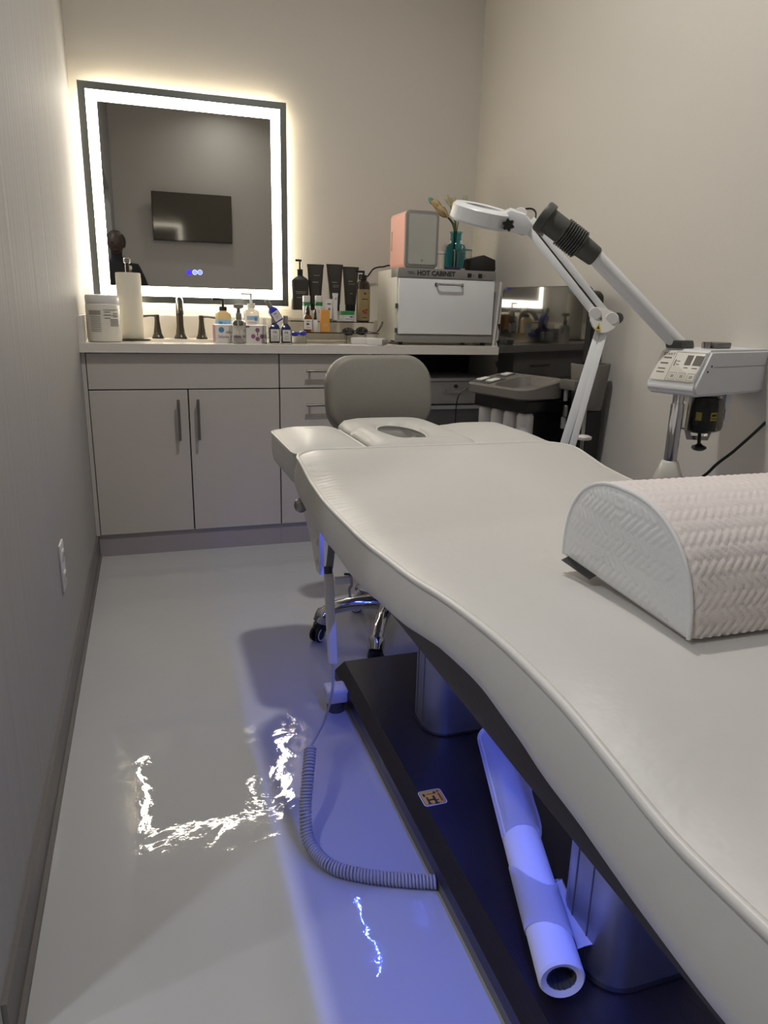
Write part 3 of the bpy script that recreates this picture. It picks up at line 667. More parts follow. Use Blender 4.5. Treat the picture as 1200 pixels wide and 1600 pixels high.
# wall outlet and cable behind the gold bottle
wx = X(563, YB, 440); t = thing('wall_outlet', 'white outlet plate with black plug on the back wall beside the hot cabinet', 'outlet', (wx, YB, 1.16))
obj('plate', rbox(wx-.035, wx+.035, YB-.006, YB, 1.14, 1.255, .002), M_white, t)
for z in (1.175, 1.222): obj('receptacle', rbox(wx-.017, wx+.017, YB-.009, YB-.005, z-.014, z+.014, .003), M_offw, t)
t = thing('power_cable', 'black power cable looping from the back wall outlet to the hot cabinet', 'cable', (wx+.1, YB-.05, CT))
obj('plug', rbox(wx-.014, wx+.014, YB-.036, YB-.0095, 1.208, 1.236, .004), M_black, t)
obj('cord', tube(new(), spline([(wx, YB-.034, 1.222), (wx+.02, YB-.06, 1.225), (wx+.05, YB-.07, 1.262), (wx+.09, YB-.09, 1.272), (wx+.14, YB-.12, 1.265), (wx+.16, YB-.16, 1.10), (wx+.13, YB-.17, .98), (wx+.12, YB-.17, .915), (wx+.16, YB-.16, .911), (HX0+.05, HY1+.01, .97)], 8), .004), M_black, t)
for k in range(3): obj('cord_loop', tube(new(), spline([(wx+.10, YB-.03, 1.14-.035*k), (wx+.13, YB-.06, 1.12-.035*k), (wx+.15, YB-.10, 1.06-.03*k), (wx+.15, YB-.12, .97)], 6), .004), M_black, t)

# ------------------------------------------------------------------ treatment bed
BX0, BX1 = .58, 1.325; BC = (BX0+BX1)/2; BH = (BX1-BX0)/2
TOP = [(-3.30, .725), (-2.915, .725), (-2.865, .717), (-2.80, .722), (-2.71, .741), (-2.60, .746), (-2.55, .745), (-2.45, .737), (-2.27, .713), (-2.05, .695), (-1.79, .690), (-1.63, .703), (-1.55, .725), (-1.44, .729)]
BOT = [(-3.30, .630), (-2.855, .629), (-2.718, .644), (-2.60, .660), (-2.506, .672), (-2.41, .660), (-2.255, .629), (-2.03, .602), (-1.864, .606), (-1.69, .612), (-1.44, .640)]
YH, YF = -1.435, -3.30
bed = thing('treatment_bed', 'white vinyl electric treatment bed on a dark wood plinth', 'treatment bed', (.94, -2.3, 0))
def smooth(tab, y): return sum(interp(tab, y+d) for d in (-.05, -.025, 0, .025, .05))/5-(.011 if tab is TOP else .013)
def half(y):
    r = .085; d = YH-y; rf = .10; df = y-YF
    if d < r: return BH-r+math.sqrt(max(0, r*r-(r-d)**2))
    if df < rf: return BH-rf+math.sqrt(max(0, rf*rf-(rf-df)**2))
    return BH
ys = [YH-.085*(1-math.cos(PI/2*k/8)) for k in range(8)]+[YH-.085-.68*k/220 for k in range(220)]+[YH-.765-(YH-.765-(YF+.10))*k/70 for k in range(71)]+[YF+.10*math.cos(PI/2*k/8) for k in range(1, 9)]
ts = []
for k in range(41):
    u = -1+2*k/40; ts.append(math.copysign(abs(math.sin(u*PI/2))**1.0, u))
CROWN, DC = .010, .075
def ztop(x, y):
    d = max(0, min(half(y)-abs(x-BC), YH-y, y-YF)); e = 1-(1-min(1, d/DC))**2.2
    wr = 0
    edge = min(1, d/.03)*max(0, 1-d/.22)
    if y > -2.3: wr = .0013*min(1, d/.012)*max(0, 1-d/.11)**1.5*math.sin(y*300+x*60+10*noise.noise((x*11, y*9, 0)))*max(0, math.sin((y+1.55)/-.72*PI) if -2.27 < y < -1.55 else 0)*(.6+.6*noise.noise((x*5, y*9, 2)))
    return smooth(TOP, y)+CROWN*e+wr+.0025*noise.noise((x*5, y*4, 1))*min(1, d/.05)
bm = new(); grid = [[bm.verts.new((BC+u*half(y), y, ztop(BC+u*half(y), y))) for u in ts] for y in ys]
for a, b in zip(grid, grid[1:]):
    for i in range(len(ts)-1): bm.faces.new((a[i], a[i+1], b[i+1], b[i]))
loop = [g_[0] for g_ in grid]+grid[-1][1:]+[g_[-1] for g_ in grid[::-1]][1:]+grid[0][1:-1][::-1]
co = [v.co.copy() for v in loop]; n = len(co); cen = Vector((BC, -2.37, 0))
nor = []
for i in range(n):
    d = co[(i+3) % n]-co[i-3]; v = Vector((d.y, -d.x, 0)).normalized()
    if v.dot(co[i]-Vector((BC, min(max(co[i].y, YF+.2), YH-.2), 0))) < 0: v = -v
    nor.append(v)
prev = loop
for f, out in ((.12, .004), (.35, .010), (.65, .010), (.9, .003), (1.0, -.006), (1.02, -.05)):
    cur = []
    for i in range(n):
        zb = smooth(BOT, co[i].y); z = co[i].z+(zb-co[i].z)*f; wv = .0022*noise.noise((co[i].x*9, co[i].y*16, f*1.5))
        cur.append(bm.verts.new((co[i].x+nor[i].x*(out+wv), co[i].y+nor[i].y*(out+wv), z)))
    for i in range(n): j = (i+1) % n; bm.faces.new((prev[i], prev[j], cur[j], cur[i]))
    prev = cur
bm.faces.new(prev)
mt = obj('mattress', bm, M_vinyl, bed, angle=80)
pts = [co[i]+nor[i]*.002 for i in range(n)]
obj('piping', tube(new(), pts+[pts[0], pts[1]], .0048, 8, cap=False), M_vinylp, mt, angle=80)
def cushion(name, out, zt, zb, crown, parent, m=M_vinyl):
    cx = sum(p[0] for p in out)/len(out); cy = sum(p[1] for p in out)/len(out); rings = []
    for f, z, sc in ((1, zb, .93), (1, zb+.004, .975), (1, zb+(zt-zb)*.4, 1.015), (1, zt-.012, 1.01), (1, zt, 1.0)): rings.append([(cx+(x-cx)*sc, cy+(y-cy)*sc, z) for x, y in out])
    for f in (.95, .88, .78, .64, .45, .22, .04): rings.append([(cx+(x-cx)*f, cy+(y-cy)*f, zt+crown*(1-f**2.6)) for x, y in out])
    bm = new(); ringstrip(bm, rings, True, True, True); o = obj(name, bm, m, parent, angle=80)
    obj('piping', tube(new(), [Vector((x, y, zt)) for x, y in out]+[Vector((*out[0], zt)), Vector((*out[1], zt))], .0035, 6, cap=False), M_vinylp, o, angle=80)
    return o
cushion('armrest_pad', rrect(.592, .800, -1.415, -1.0, .055), .700, .617, .030, bed)
cushion('armrest_pad', rrect(1.124, 1.345, -1.415, -1.0, .055), .700, .617, .030, bed)
# head pad with face hole
out = rrect(.811, 1.113, -1.42, -.935, .05, 7); dense = []
for a, b in zip(out, out[1:]+out[:1]): dense += [(a[0]+(b[0]-a[0])*q/20, a[1]+(b[1]-a[1])*q/20) for q in range(20)]
def at_angle(th): return min(dense, key=lambda p: abs((math.atan2(p[1]+1.165, p[0]-.957)-th+PI) % (2*PI)-PI))
out = [at_angle(2*PI*k/56) for k in range(56)]; nn = len(out); hc = (.957, -1.165); rings = []
inn = [(hc[0]+math.cos(math.atan2(y-hc[1], x-hc[0]))*.062, hc[1]+math.sin(math.atan2(y-hc[1], x-hc[0]))*.135) for x, y in out]
zt, zb = .704, .636
def mixr(f, z): return [(a[0]+(b[0]-a[0])*f, a[1]+(b[1]-a[1])*f, z) for a, b in zip(out, inn)]
for f, z in ((.05, zb), (-.0, zb+.006), (-.01, zb+.04), (0, zt-.01), (.01, zt), (.12, zt+.014), (.35, zt+.022), (.6, zt+.022), (.82, zt+.016), (.94, zt+.006), (1, zt-.006), (1.0, zt-.04), (.98, zb), (.05, zb)): rings.append(mixr(f, z))
bm = new(); ringstrip(bm, rings, True); hp = obj('head_pad', bm, M_vinyl, bed, angle=80)
obj('hole_piping', tube(new(), [Vector((*p[:2], zt+.004)) for p in mixr(.985, 0)]+[Vector((*p[:2], zt+.004)) for p in mixr(.985, 0)[:2]], .0035, 6, cap=False), M_vinylp, hp, angle=80)
# frame under the cushions, armrest brackets, knob
obj('side_rail', bx(.677, .683, -3.20, -1.52, .486, .612), M_wood, bed, smooth=False)
obj('side_rail', bx(1.20, 1.212, -3.20, -1.52, .48, .612), M_wood, bed, smooth=False)
obj('frame_panel', bx(.66, 1.235, -3.20, -1.44, .606, .628), M_wood, bed, smooth=False)
obj('head_bar', bx(.70, 1.20, -1.46, -1.0, .596, .618), M_alu, bed, smooth=False)
for s, xx in ((0, .640), (1, 1.245)):
    bm = new(); P = [(-1.40, .625), (-1.05, .625), (-1.36, .47), (-1.43, .40), (-1.47, .40), (-1.47, .56)]
    ringstrip(bm, [[(xx, a, b) for a, b in P], [(xx+.012, a, b) for a, b in P]], True, True, True)
    br = obj('armrest_bracket', bm, M_white, bed, smooth=False)
    if s == 0:
        for z in (.431, .481): obj('bolt_cap', lathe(new(), [(.0085, 0), (.0085, .003), (.005, .007), (.001, .008)], (xx, -1.45, z), 14, (-1, 0, 0)), M_white, br)
kb = obj('adjustment_knob', lathe(new(), [(.008, 0), (.008, .022), (.015, .025), (.020, .033), (.020, .042), (.014, .052), (.004, .056)], (.655, -1.35, .555), 20, (-1, 0, 0)), M_nick, bed)
# plinth
bm = new(); PL = [(.717, .0), (.717, .028), (.714, .03), (.714, .056), (.742, .080), (1.138, .080), (1.166, .056), (1.166, .03), (1.163, .028), (1.163, 0)]
PX = [(.714, .028), (.714, .056), (.742, .080), (1.138, .080), (1.166, .056), (1.166, .028)]
ringstrip(bm, [[(x, -1.345, z) for x, z in PX], [(x, -3.15, z) for x, z in PX]], True, True, True); pl = obj('plinth', bm, M_wood, bed, smooth=False)
obj('plinth_trim', bx(.717, 1.163, -3.147, -1.348, .0, .028), M_trim, bed, smooth=False)
for (x, y) in ((.688, -1.455), (1.192, -1.455), (.688, -3.02), (1.192, -3.02)):
    f = obj('levelling_foot', rbox(x-.030, x+.030, y-.03, y+.03, .028, .068, .008, 3), M_white, bed); obj('foot_pad', cyl((x, y-.004, 0), .025, .03, 18), M_darkg, f)
for yc, xw in ((-1.70, .20), (-2.40, .20)):
    o_ = rrect(.94-xw/2, .94+xw/2, yc-.075, yc+.075, .05, 6); bm = new(); prism(bm, o_, .08, .42); cl = obj('lift_column', bm, M_alu, bed, angle=50)
    bm = new(); prism(bm, rrect(.94-xw/2+.014, .94+xw/2-.014, yc-.061, yc+.061, .04, 6), .42, .608); obj('inner_column', bm, M_alu, cl, angle=50)
    bm = new(); prism(bm, rrect(.94-xw/2-.007, .94+xw/2+.007, yc-.082, yc+.082, .055, 6), .079, .084); obj('column_collar', bm, M_black, cl, angle=50)
    bm = new()
    for dy in (-.02, .02): box(bm, .94-xw/2-.001, .94-xw/2+.001, yc+dy-.0012, yc+dy+.0012, .09, .41)
    obj('column_groove', bm, M_darkg, cl, smooth=False)
    obj('sub_frame', bx(.76, 1.12, yc-.06, yc+.06, .585, .606), M_black, bed, smooth=False)
# warning sticker on the plinth
sc = [hit(px, py, 2, .0805) for px, py in ((652, 1238), (688, 1231), (699, 1254), (664, 1261))]
so = (sc[0]+sc[1]+sc[2]+sc[3])/4; su = ((sc[1]-sc[0])+(sc[2]-sc[3]))/2; sv = ((sc[0]-sc[3])+(sc[1]-sc[2]))/2
sw, sh = su.length, sv.length; SM = facing((so.x, so.y, .0801), (su.x, su.y, 0), (sv.x, sv.y, 0))
st = obj('warning_sticker', rslab(rrect(-sw/2, sw/2, -sh/2, sh/2, .007, 5), 0, .0006, .0001), M_label, pl, mtx=SM)
obj('sticker_border', rslab(rrect(-sw/2+.002, sw/2-.002, -sh/2+.002, sh/2-.002, .006, 5), .0005, .0008, .00005), M_inkb, pl, mtx=SM)
obj('sticker_field', rslab(rrect(-sw/2+.0032, sw/2-.0032, -sh/2+.0032, sh/2-.0032, .005, 5), .0007, .0010, .00005), M_cream, pl, mtx=SM)
bm = new()
for a in ((-.012, .012, -.35, .1), ): pass
def sb(x0, x1, y0, y1): box(bm, x0*sw, x1*sw, y0*sh, y1*sh, .0010, .0012)
sb(-.28, -.20, -.38, .05); sb(.0, .10, -.42, .08); sb(-.22, .05, -.20, -.10); sb(-.32, -.14, -.40, -.34); sb(-.04, .16, -.44, -.38); sb(.10, .20, -.25, -.19); sb(-.36, -.26, .10, .30); sb(-.2, .2, .20, .24); sb(.12, .22, .22, .34)
obj('sticker_pictogram', bm, M_inkb, pl, mtx=SM, smooth=False)
bm = new(); sb(.28, .36, -.34, .20); sb(.27, .37, .26, .38); obj('sticker_red_mark', bm, M_red, pl, mtx=SM, smooth=False)
# blue strip under the frame
t = thing('led_strip', 'blue led light strip hidden under the left side of the bed frame', 'light strip', (.737, -2.3, .60))
obj('channel', bx(.728, .746, -3.18, -1.50, .5975, .6055), M_white, t, smooth=False)
bm = new()
for k in range(84): box(bm, .7355, .7385, -3.17+.02*k, -3.17+.02*k+.005, .5945, .5975)
obj('led', bm, M_led, t, smooth=False)['kind'] = 'stuff'
# hand control with coiled cord
hp1, hp0 = hit(513, 893, 0, .618), hit(520, 1036, 0, .618)
t = thing('hand_control', 'white bed hand control with coiled grey cord hanging at the bed side', 'hand control', hp0)
ax = (hp1-hp0); obj('handset', obox(hp0-CR*.0105-Vector((0, .007, 0)), CR*.021, Vector((0, .014, 0)), ax, .004), M_white, t)
obj('cord_joint', rod(hp1-ax*.02, hp1+ax.normalized()*.012, .010, 12), M_darkg, t)
br = obj('hanger', obox(hp1+Vector((-.006, -.004, .008)), Vector((.016, 0, 0)), Vector((0, .006, 0)), Vector((.01, 0, .095))), M_grey2, t, smooth=False)
cl0 = hit(523, 905, 0, .625); obj('clip_bar', obox(cl0+Vector((0, -.006, -.012)), Vector((.035, 0, 0)), Vector((0, .012, 0)), Vector((0, 0, .016)), .002), M_white, t)
obj('clip_hook', tube(new(), spline([cl0+Vector((.022, 0, .010)), cl0+Vector((.036, 0, .006)), cl0+Vector((.040, 0, -.016)), cl0+Vector((.034, 0, -.028)), cl0+Vector((.037, 0, -.048))], 5), .003), M_nick, t)
p0, p1 = hp0.copy(), hit(485, 1170, 2, .14)
obj('straight_cord', tube(new(), spline([p0, hit(519, 1080, 0, .612), hit(507, 1125, 0, .60), hit(487, 1163, 2, .145), p1], 6), .0032, 8), M_rub, t)
CP = spline([p1, hit(481, 1215, 2, .11), hit(477, 1270, 2, .060), hit(484, 1318, 2, .022), hit(515, 1352, 2, .015), hit(560, 1366, 2, .015), hit(620, 1374, 2, .015), hit(682, 1378, 2, .015)], 24)
path = []; acc = 0.0; up = Vector((1, 0, 0)); FINE = []
for a, b in zip(CP, CP[1:]):
    nst = max(1, int((b-a).length/.00055))
    for k in range(nst): FINE.append(a+(b-a)*(k/nst))
for i, p in enumerate(FINE):
    tn = (FINE[min(i+3, len(FINE)-1)]-FINE[max(i-3, 0)]).normalized(); up = (up-tn*up.dot(tn)).normalized(); s_ = tn.cross(up)
    acc = i*.00055/.0058*2*PI; path.append(p+(up*math.cos(acc)+s_*math.sin(acc))*.0108)
obj('coiled_cord', tube(new(), path, .0030, 5), M_rub, t, angle=80)

# ------------------------------------------------------------------ bolster pillow
PXA, PXB, PYN, PYF, PZB, PHT = .744, 1.32, -2.637, -2.375, .738, .130
t = thing('bolster_pillow', 'white half moon bolster pillow with woven quilted cover on the bed', 'pillow', ((PXA+PXB)/2, -2.49, PZB))
def herring(u, v, s=.0075, L=3):
    a, b = (u+v)*.7071/s, (u-v)*.7071/s; i, j = math.floor(a), math.floor(b); fx, fy = a-i, b-j; m = (i-j) % (2*L)
    if m < L: p, q = (m+fx)/L, fy
    else: p, q = (2*L-1-m+fy)/L, fx
    return max(0, (1-abs(2*q-1)**3))*max(0, 1-abs(2*p-1)**10)
def dprof(k):    # D outline in (y, z), k 0..1 from near bottom over the top to far bottom
    a = PI*k; cy = (PYN+PYF)/2; hw = (PYF-PYN)/2
    y = -math.copysign(abs(math.cos(a))**.86, math.cos(a)); z = math.sin(a)**.86 if 0 < a < PI else 0
    return Vector((cy+y*hw+.010*math.sin(a)*(1 if k > .5 else .2), PZB+.012+z*(PHT-.012)))
NK, NX = 150, 210; prof = [dprof(k/NK) for k in range(NK+1)]; ln = [0]
for a, b in zip(prof, prof[1:]): ln.append(ln[-1]+(b-a).length)
bm = new(); rows = []
for ix in range(NX+1):
    x = PXA+(PXB-PXA)*ix/NX; row = []; ed = min(ix, NX-ix)/NX*(PXB-PXA); rd = .008*max(0, 1-ed/.012)**2
    for k in range(NK+1):
        p = prof[k]; q = prof[min(k+1, NK)]-prof[max(k-1, 0)]; nv = Vector((-q.y, q.x)).normalized()
        h = .0024*herring(x, ln[k])-rd; row.append(bm.verts.new((x, p.x+nv.x*h, p.y+nv.y*h)))
    rows.append(row)
for a, b in zip(rows, rows[1:]):
    for k in range(NK): bm.faces.new((a[k], a[k+1], b[k+1], b[k]))
for k in range(NX):     # underside
    bm.faces.new((rows[k][0], rows[k+1][0], rows[k+1][NK], rows[k][NK]))
SH = Matrix(((1, .075, 0, -.075*PYN), (0, 1, 0, 0), (0, 0, 1, 0), (0, 0, 0, 1)))
obj('cover', bm, M_fabric, t, angle=80, mtx=SH)
for s, xx in ((-1, PXA), (1, PXB)):
    bm = new(); rings = []; cz = PZB+PHT*.42; cy = (PYN+PYF)/2
    for r in range(41):
        f = 1-r/40*.985; ring = []
        for k in range(NK+1):
            y, z = cy+(prof[k].x-cy)*f, cz+(prof[k].y-cz)*f
            bul = .007*(1-f**4); h = .0016*herring(y*.9, z*.9, .0075)*min(1, (1-f)*12); ring.append((xx+s*(bul+h-.001), y, z))
        for k in range(1, 60):
            a, b = Vector((cy+(prof[NK].x-cy)*f, cz+(prof[NK].y-cz)*f)), Vector((cy+(prof[0].x-cy)*f, cz+(prof[0].y-cz)*f)); c_ = a+(b-a)*(k/60)
            ring.append((xx+s*(.007*(1-f**4)-.001+.0016*herring(c_.x*.9, c_.y*.9, .0075)*min(1, (1-f)*12)), c_.x, c_.y))
        rings.append(ring)
    ringstrip(bm, rings, True, False, True); obj('end_panel', bm, M_fabe, t, angle=80, mtx=SH)
    obj('seam_piping', tube(new(), [(xx-s*.001, p.x, p.y) for p in prof[::3]], .0028, 6), M_fabe, t, angle=80, mtx=SH)
bm = new(); a0 = Vector((.763, -2.390, .752)); b0 = Vector((.758, -2.462, .752))
ringstrip(bm, [[a0, b0], [a0+Vector((-.006, .001, -.003)), b0+Vector((-.006, .001, -.003))], [a0+Vector((-.009, .004, -.006)), b0+Vector((-.009, .002, -.006))]], False)
bmesh.ops.solidify(bm, geom=bm.faces[:], thickness=.0012)
obj('fabric_tag', bm, M_tag, t)

# ------------------------------------------------------------------ couch paper roll under the bed
e0, e1 = dep(876, 1555, 1.075), None
e0 = Vector((.765, -2.475, .137)); dv = Vector((.155, .52, .005)).normalized()
t = thing('couch_paper_roll', 'long white couch paper roll lying on the dark plinth under the bed', 'paper roll', (e0.x+.1, e0.y+.3, .082))
R0 = .034; LEN = .60; rad = []
bm = new(); lathe(bm, [(.022, .004), (R0-.003, 0), (R0, .004), (R0, LEN), (.022, LEN), (.022, .004)], e0, 36, dv, cap=False); obj('roll', bm, M_paper, t)
bm = new(); rings = []
nrm = dv.orthogonal().normalized(); bn = dv.cross(nrm)
for zz in (.0035, .06, LEN-.002): rings.append([e0+dv*zz+(nrm*math.cos(2*PI*i/40)+bn*math.sin(2*PI*i/40))*(.0205+.0012*math.sin(i*2.6)) for i in range(40)])
ringstrip(bm, rings); obj('cardboard_core', bm, M_darkg, t)  # core coloured dark to give the shade inside the roll
# loose turn of paper with a free corner
side = Vector((dv.y, -dv.x, 0)).normalized(); upv = side.cross(dv); bm = new(); rings = []
for k in range(15):
    a = math.radians(-150+ 235*k/14); lo, hi = .10-.05*k/14, .20-.04*k/14+.03*math.sin(k*.5)
    rings.append([e0+dv*(lo+(hi-lo)*q/6)+(side*math.sin(a)+upv*math.cos(a))*(R0+.0018) for q in range(7)])
aE = math.radians(85); pE = rings[-1]
for k in range(1, 6): rings.append([p+side*(.011*k)*(1-.09*q*k/2.5)+upv*(.002*k-.001*k*k)+dv*(.004*k) for q, p in enumerate(pE)])
ringstrip(bm, rings, False); bmesh.ops.solidify(bm, geom=bm.faces[:], thickness=.0006); obj('loose_turn', bm, M_paper, t, angle=80)
bm = new(); rings = []
for k in range(13):
    f = k/12; base = e0+dv*(.28+.30*f); wd = .034+.05*f+.006*math.sin(f*9)
    rings.append([base+upv*(R0+.002-.001)+side*0+Vector((0, 0, 0)) if False else base+side*(u*(.036 if u < 0 else wd))+upv*(R0*math.sqrt(max(0, 1-min(1, abs(u)*(.036 if u < 0 else wd)/R0)**2))+.003-max(0, abs(u)*(.036 if u < 0 else wd)-R0)*.9) for u in (-1, -.75, -.5, -.25, 0, .25, .5, .75, 1)])
ringstrip(bm, rings, False); bmesh.ops.solidify(bm, geom=bm.faces[:], thickness=.0006); obj('draped_sheet', bm, M_paper, t, angle=80)

# ------------------------------------------------------------------ operator stool
SC = Vector((.968, -1.065, 0)); t = thing('stool', 'grey vinyl operator stool with chrome star base behind the bed head', 'stool', SC)
obj('seat', rslab([(SC.x+.19*math.cos(2*PI*i/40), SC.y+.19*math.sin(2*PI*i/40)) for i in range(40)], .465, .54, .02), M_greyv, t)
obj('gas_lift', lathe(new(), [(.026, .10), (.026, .30), (.014, .301), (.014, .465)], SC, 18), M_chrome, t)
bx_, by_ = 1.008, -.745
bm = rslab(rrect(-.200, .200, -.135, .135, .10, 8), 0, .055, .020)
MB_ = Matrix.Translation((bx_, by_, .772)) @ Matrix.Rotation(math.radians(8), 4, 'Z') @ Matrix.Rotation(math.radians(84), 4, 'X')
obj('backrest', bm, M_greyv, t, mtx=MB_, angle=60)
obj('back_support', tube(new(), spline([(SC.x+.01, SC.y, .455), (SC.x+.03, -.84, .45), (1.0, -.715, .49), (1.003, -.69, .62), (1.005, -.71, .74)], 6), .013, 10), M_chrome, t)
for k in range(5):
    a = math.radians(170+72*k); u = Vector((math.cos(a), math.sin(a), 0)); P = spline([SC+Vector((0, 0, .125)), SC+u*.08+Vector((0, 0, .128)), SC+u*.16+Vector((0, 0, .118)), SC+u*.21+Vector((0, 0, .098)), SC+u*.228+Vector((0, 0, .066))], 5)
    lg = obj('leg', tube(new(), P, [.026-.008*i/(len(P)-1)+(.007 if i > len(P)-6 else 0) for i in range(len(P))], 14), M_chrome, t, angle=70)
    q = SC+u*.228; sd = Vector((math.cos(a+.9), math.sin(a+.9), 0)); ws = Vector((-sd.y, sd.x, 0))
    cs = obj('caster', lathe(new(), [(.012, .066), (.022, .060), (.026, .040), (.020, .030)], (q.x, q.y, 0), 16), M_black, t)
    for e in (-1, 1):
        wc = q+sd*.014+ws*(e*.005)+Vector((0, 0, .026)); obj('wheel', lathe(new(), [(.018, 0), (.025, .002), (.026, .006), (.025, .010), (.018, .012)], wc, 24, ws*e), M_black, cs)
        obj('wheel_ring', lathe(new(), [(.017, .012), (.0215, .012), (.0215, .0135), (.017, .0135), (.017, .012)], wc, 24, ws*e, cap=False), M_white, cs)

# ------------------------------------------------------------------ facial machine beside the right wall
A_, B_ = Vector((1.72, -.251, 0)), Vector((1.841, -.729, 0)); tv = (B_-A_).normalized(); nv = Vector((tv.y, -tv.x, 0)); PW = (B_-A_).length
if nv.x > 0: nv = -nv
MM = Matrix(((tv.x, -nv.x, 0, A_.x), (tv.y, -nv.y, 0, A_.y), (0, 0, 1, 0), (0, 0, 0, 1)))   # local x along panel, y into the machine, z up
t = thing('facial_machine', 'black facial machine tower with tall glossy panel and grey tray', 'facial machine', (1.74, -.50, 0))
def mslab(out_xz, y0, y1, b):
    bm = rslab(out_xz, 0, y1-y0, b); bmesh.ops.transform(bm, matrix=Matrix(((1, 0, 0, 0), (0, 0, 1, y0), (0, 1, 0, 0), (0, 0, 0, 1))), verts=bm.verts); return bm
obj('tower', mslab(rrect(.01, PW-.01, .14, 1.15, .03), .025, .095, .01), M_black, t, mtx=MM)
obj('front_panel', mslab(rrect(0, PW, .66, 1.166, .03), 0, .025, .004), M_blackg, t, mtx=MM, angle=5)
obj('base', rslab(rrect(-.02, PW-.02, -.24, .09, .05), .06, .16, .012), M_black, t, mtx=MM)
for x in (.03, PW-.03):
    for y in (-.19, .04): obj('caster', cyl((x-.012, y, .03), .03, .024, 18, (1, 0, 0)), M_darkg, t, mtx=MM)
# tray
TY0, TY1 = -.222, -.002; bm = new(); o_ = rrect(.05, .425, TY0, TY1, .05, 6)
def trz(y): return .776+(y-TY0)/(TY1-TY0)*.038
rings = [[(x, y, .732+(y-TY0)*.02) for x, y in rrect(.07, .405, TY0+.02, TY1, .05, 6)], [(x, y, .742) for x, y in o_], [(x, y, trz(y)-.004) for x, y in o_],
         [(x, y, trz(y)) for x, y in rrect(.055, .42, TY0+.005, TY1, .05, 6)], [(x, y, trz(y)) for x, y in rrect(.20, .41, TY0+.015, TY1-.02, .05, 6)],
         [(x, y, trz(y)-.034) for x, y in rrect(.215, .395, TY0+.03, TY1-.03, .045, 6)]]
ringstrip(bm, rings, True, True, True); tr = obj('tray', bm, M_grey, t, mtx=MM, angle=40)
for (x0, x1, y0, y1) in ((.07, .12, -.20, -.11), (.132, .185, -.20, -.11), (.09, .145, -.085, -.02)):
    zz = trz((y0+y1)/2); p = obj('tray_pocket', obox(Vector((x0, y0, trz(y0)+.0005)), Vector((x1-x0, 0, 0)), Vector((0, y1-y0, trz(y1)-trz(y0))), Vector((0, 0, .002))), M_darkg, tr, mtx=MM, smooth=False)
    obj('white_tip', obox(Vector((x0+.008, y0+.02, trz(y0+.02)+.002)), Vector((x1-x0-.016, 0, 0)), Vector((0, (y1-y0)*.55, (trz(y1)-trz(y0))*.55)), Vector((0, 0, .006)), .002), M_label, p, mtx=MM)
obj('bottle_housing', mslab(rrect(.08, .40, .682, .735, .012), -.185, .02, .006), M_black, t, mtx=MM)
for k in range(4):
    b = obj('solution_bottle', lathe(new(), [(.030, .46), (.033, .465), (.033, .668), (.025, .684)], (.125+.078*k, -.15, 0), 22), M_white, t, mtx=MM)
    obj('bottle_label', curved_patch((.125+.078*k, -.15), .0333, -.5, .5, .49, .60), M_grey2, b, mtx=MM)
obj('bottle_shelf', mslab(rrect(.06, .42, .42, .46, .01), -.19, .02, .005), M_black, t, mtx=MM)
obj('thin_cord', tube(new(), spline([MM @ Vector((.035, -.19, .75)), MM @ Vector((.01, -.22, .70)), MM @ Vector((.012, -.22, .55)), MM @ Vector((.04, -.18, .40))], 6), .0025, 6), M_black, t)
# handpiece hooks on the far edge
for z in (.84, .93, 1.0): obj('handpiece_hook', tube(new(), [MM @ Vector((.0, .03, z)), MM @ Vector((-.022, .02, z-.01)), MM @ Vector((-.028, .018, z+.012))], .007, 8), M_black, t)
# side bin and handpiece bracket on the near edge
bc = MM @ Vector((PW+.04, .105, 0)); bm = new(); rings = []
bo = lambda f, zz: [(PW-.01+x, y, zz) for x, y in rrect(-.05+f, .090-f, -.02+f, .085-f, .03, 5)]
rings = [bo(.016, .705), bo(.012, .715), bo(0, .872), bo(.001, .876), bo(.010, .876), bo(.012, .86), bo(.024, .73)]
for r_ in rings[2:5]:
    for i, (x, y, z) in enumerate(r_): r_[i] = (x, y, z+(.1-y)*-.06+.008)
ringstrip(bm, rings, True, True, True); obj('side_bin', bm, M_grey, t, mtx=MM, angle=40)
obj('side_column', bx(PW-.04, PW+.05, .0, .075, .12, .70), M_black, t, mtx=MM, smooth=False)
hb_ = obj('handpiece_bracket', mslab(rrect(PW-.06, PW+.02, .780, .818, .006), -.055, -.03, .003), M_grey, t, mtx=MM)
for k, z in enumerate((.775, .715, .668)):
    obj('handpiece', cyl(tuple(MM @ Vector((PW-.03+.006*(k % 2), -.045, z-.04))), .010 if k else .008, .045, 12, bev=.002), M_grey2 if k != 1 else M_nick, t)
# ------------------------------------------------------------------ magnifying lamp
LD = 2.30
def D(px, py, d=LD): return dep(px, py, d)
J0, J1, J2 = D(826, 347), D(944, 496), D(882, 716)
foot = Vector((J2.x-.03, J2.y, 0))
t = thing('magnifier_lamp', 'white magnifying lamp on a folding twin bar arm', 'lamp', (foot.x, foot.y, 0))
tow = (CAM-J1).normalized(); 
def bar(a, b, off, wpx, m, name, parent, dpt=.014):
    d = (b-a).normalized(); s = d.cross(tow).normalized(); f = s.cross(d).normalized(); hw = wpx/2
    bm = obox(a+s*(off-hw)-f*dpt/2, s*2*hw, f*dpt, b-a, .003); return obj(name, bm, m, parent)
bar(J1, J2, -.0125, .022, M_whitep, 'lower_bar', t); bar(J1+Vector((.012, 0, -.012)), J2, .0145, .026, M_whitep, 'lower_bar', t, .024)
bar(J0, J1, -.013, .020, M_whitep, 'upper_bar', t); bar(J0, J1, .015, .024, M_whitep, 'upper_bar', t, .02)
ss = (J1-J0).normalized().cross(tow).normalized()
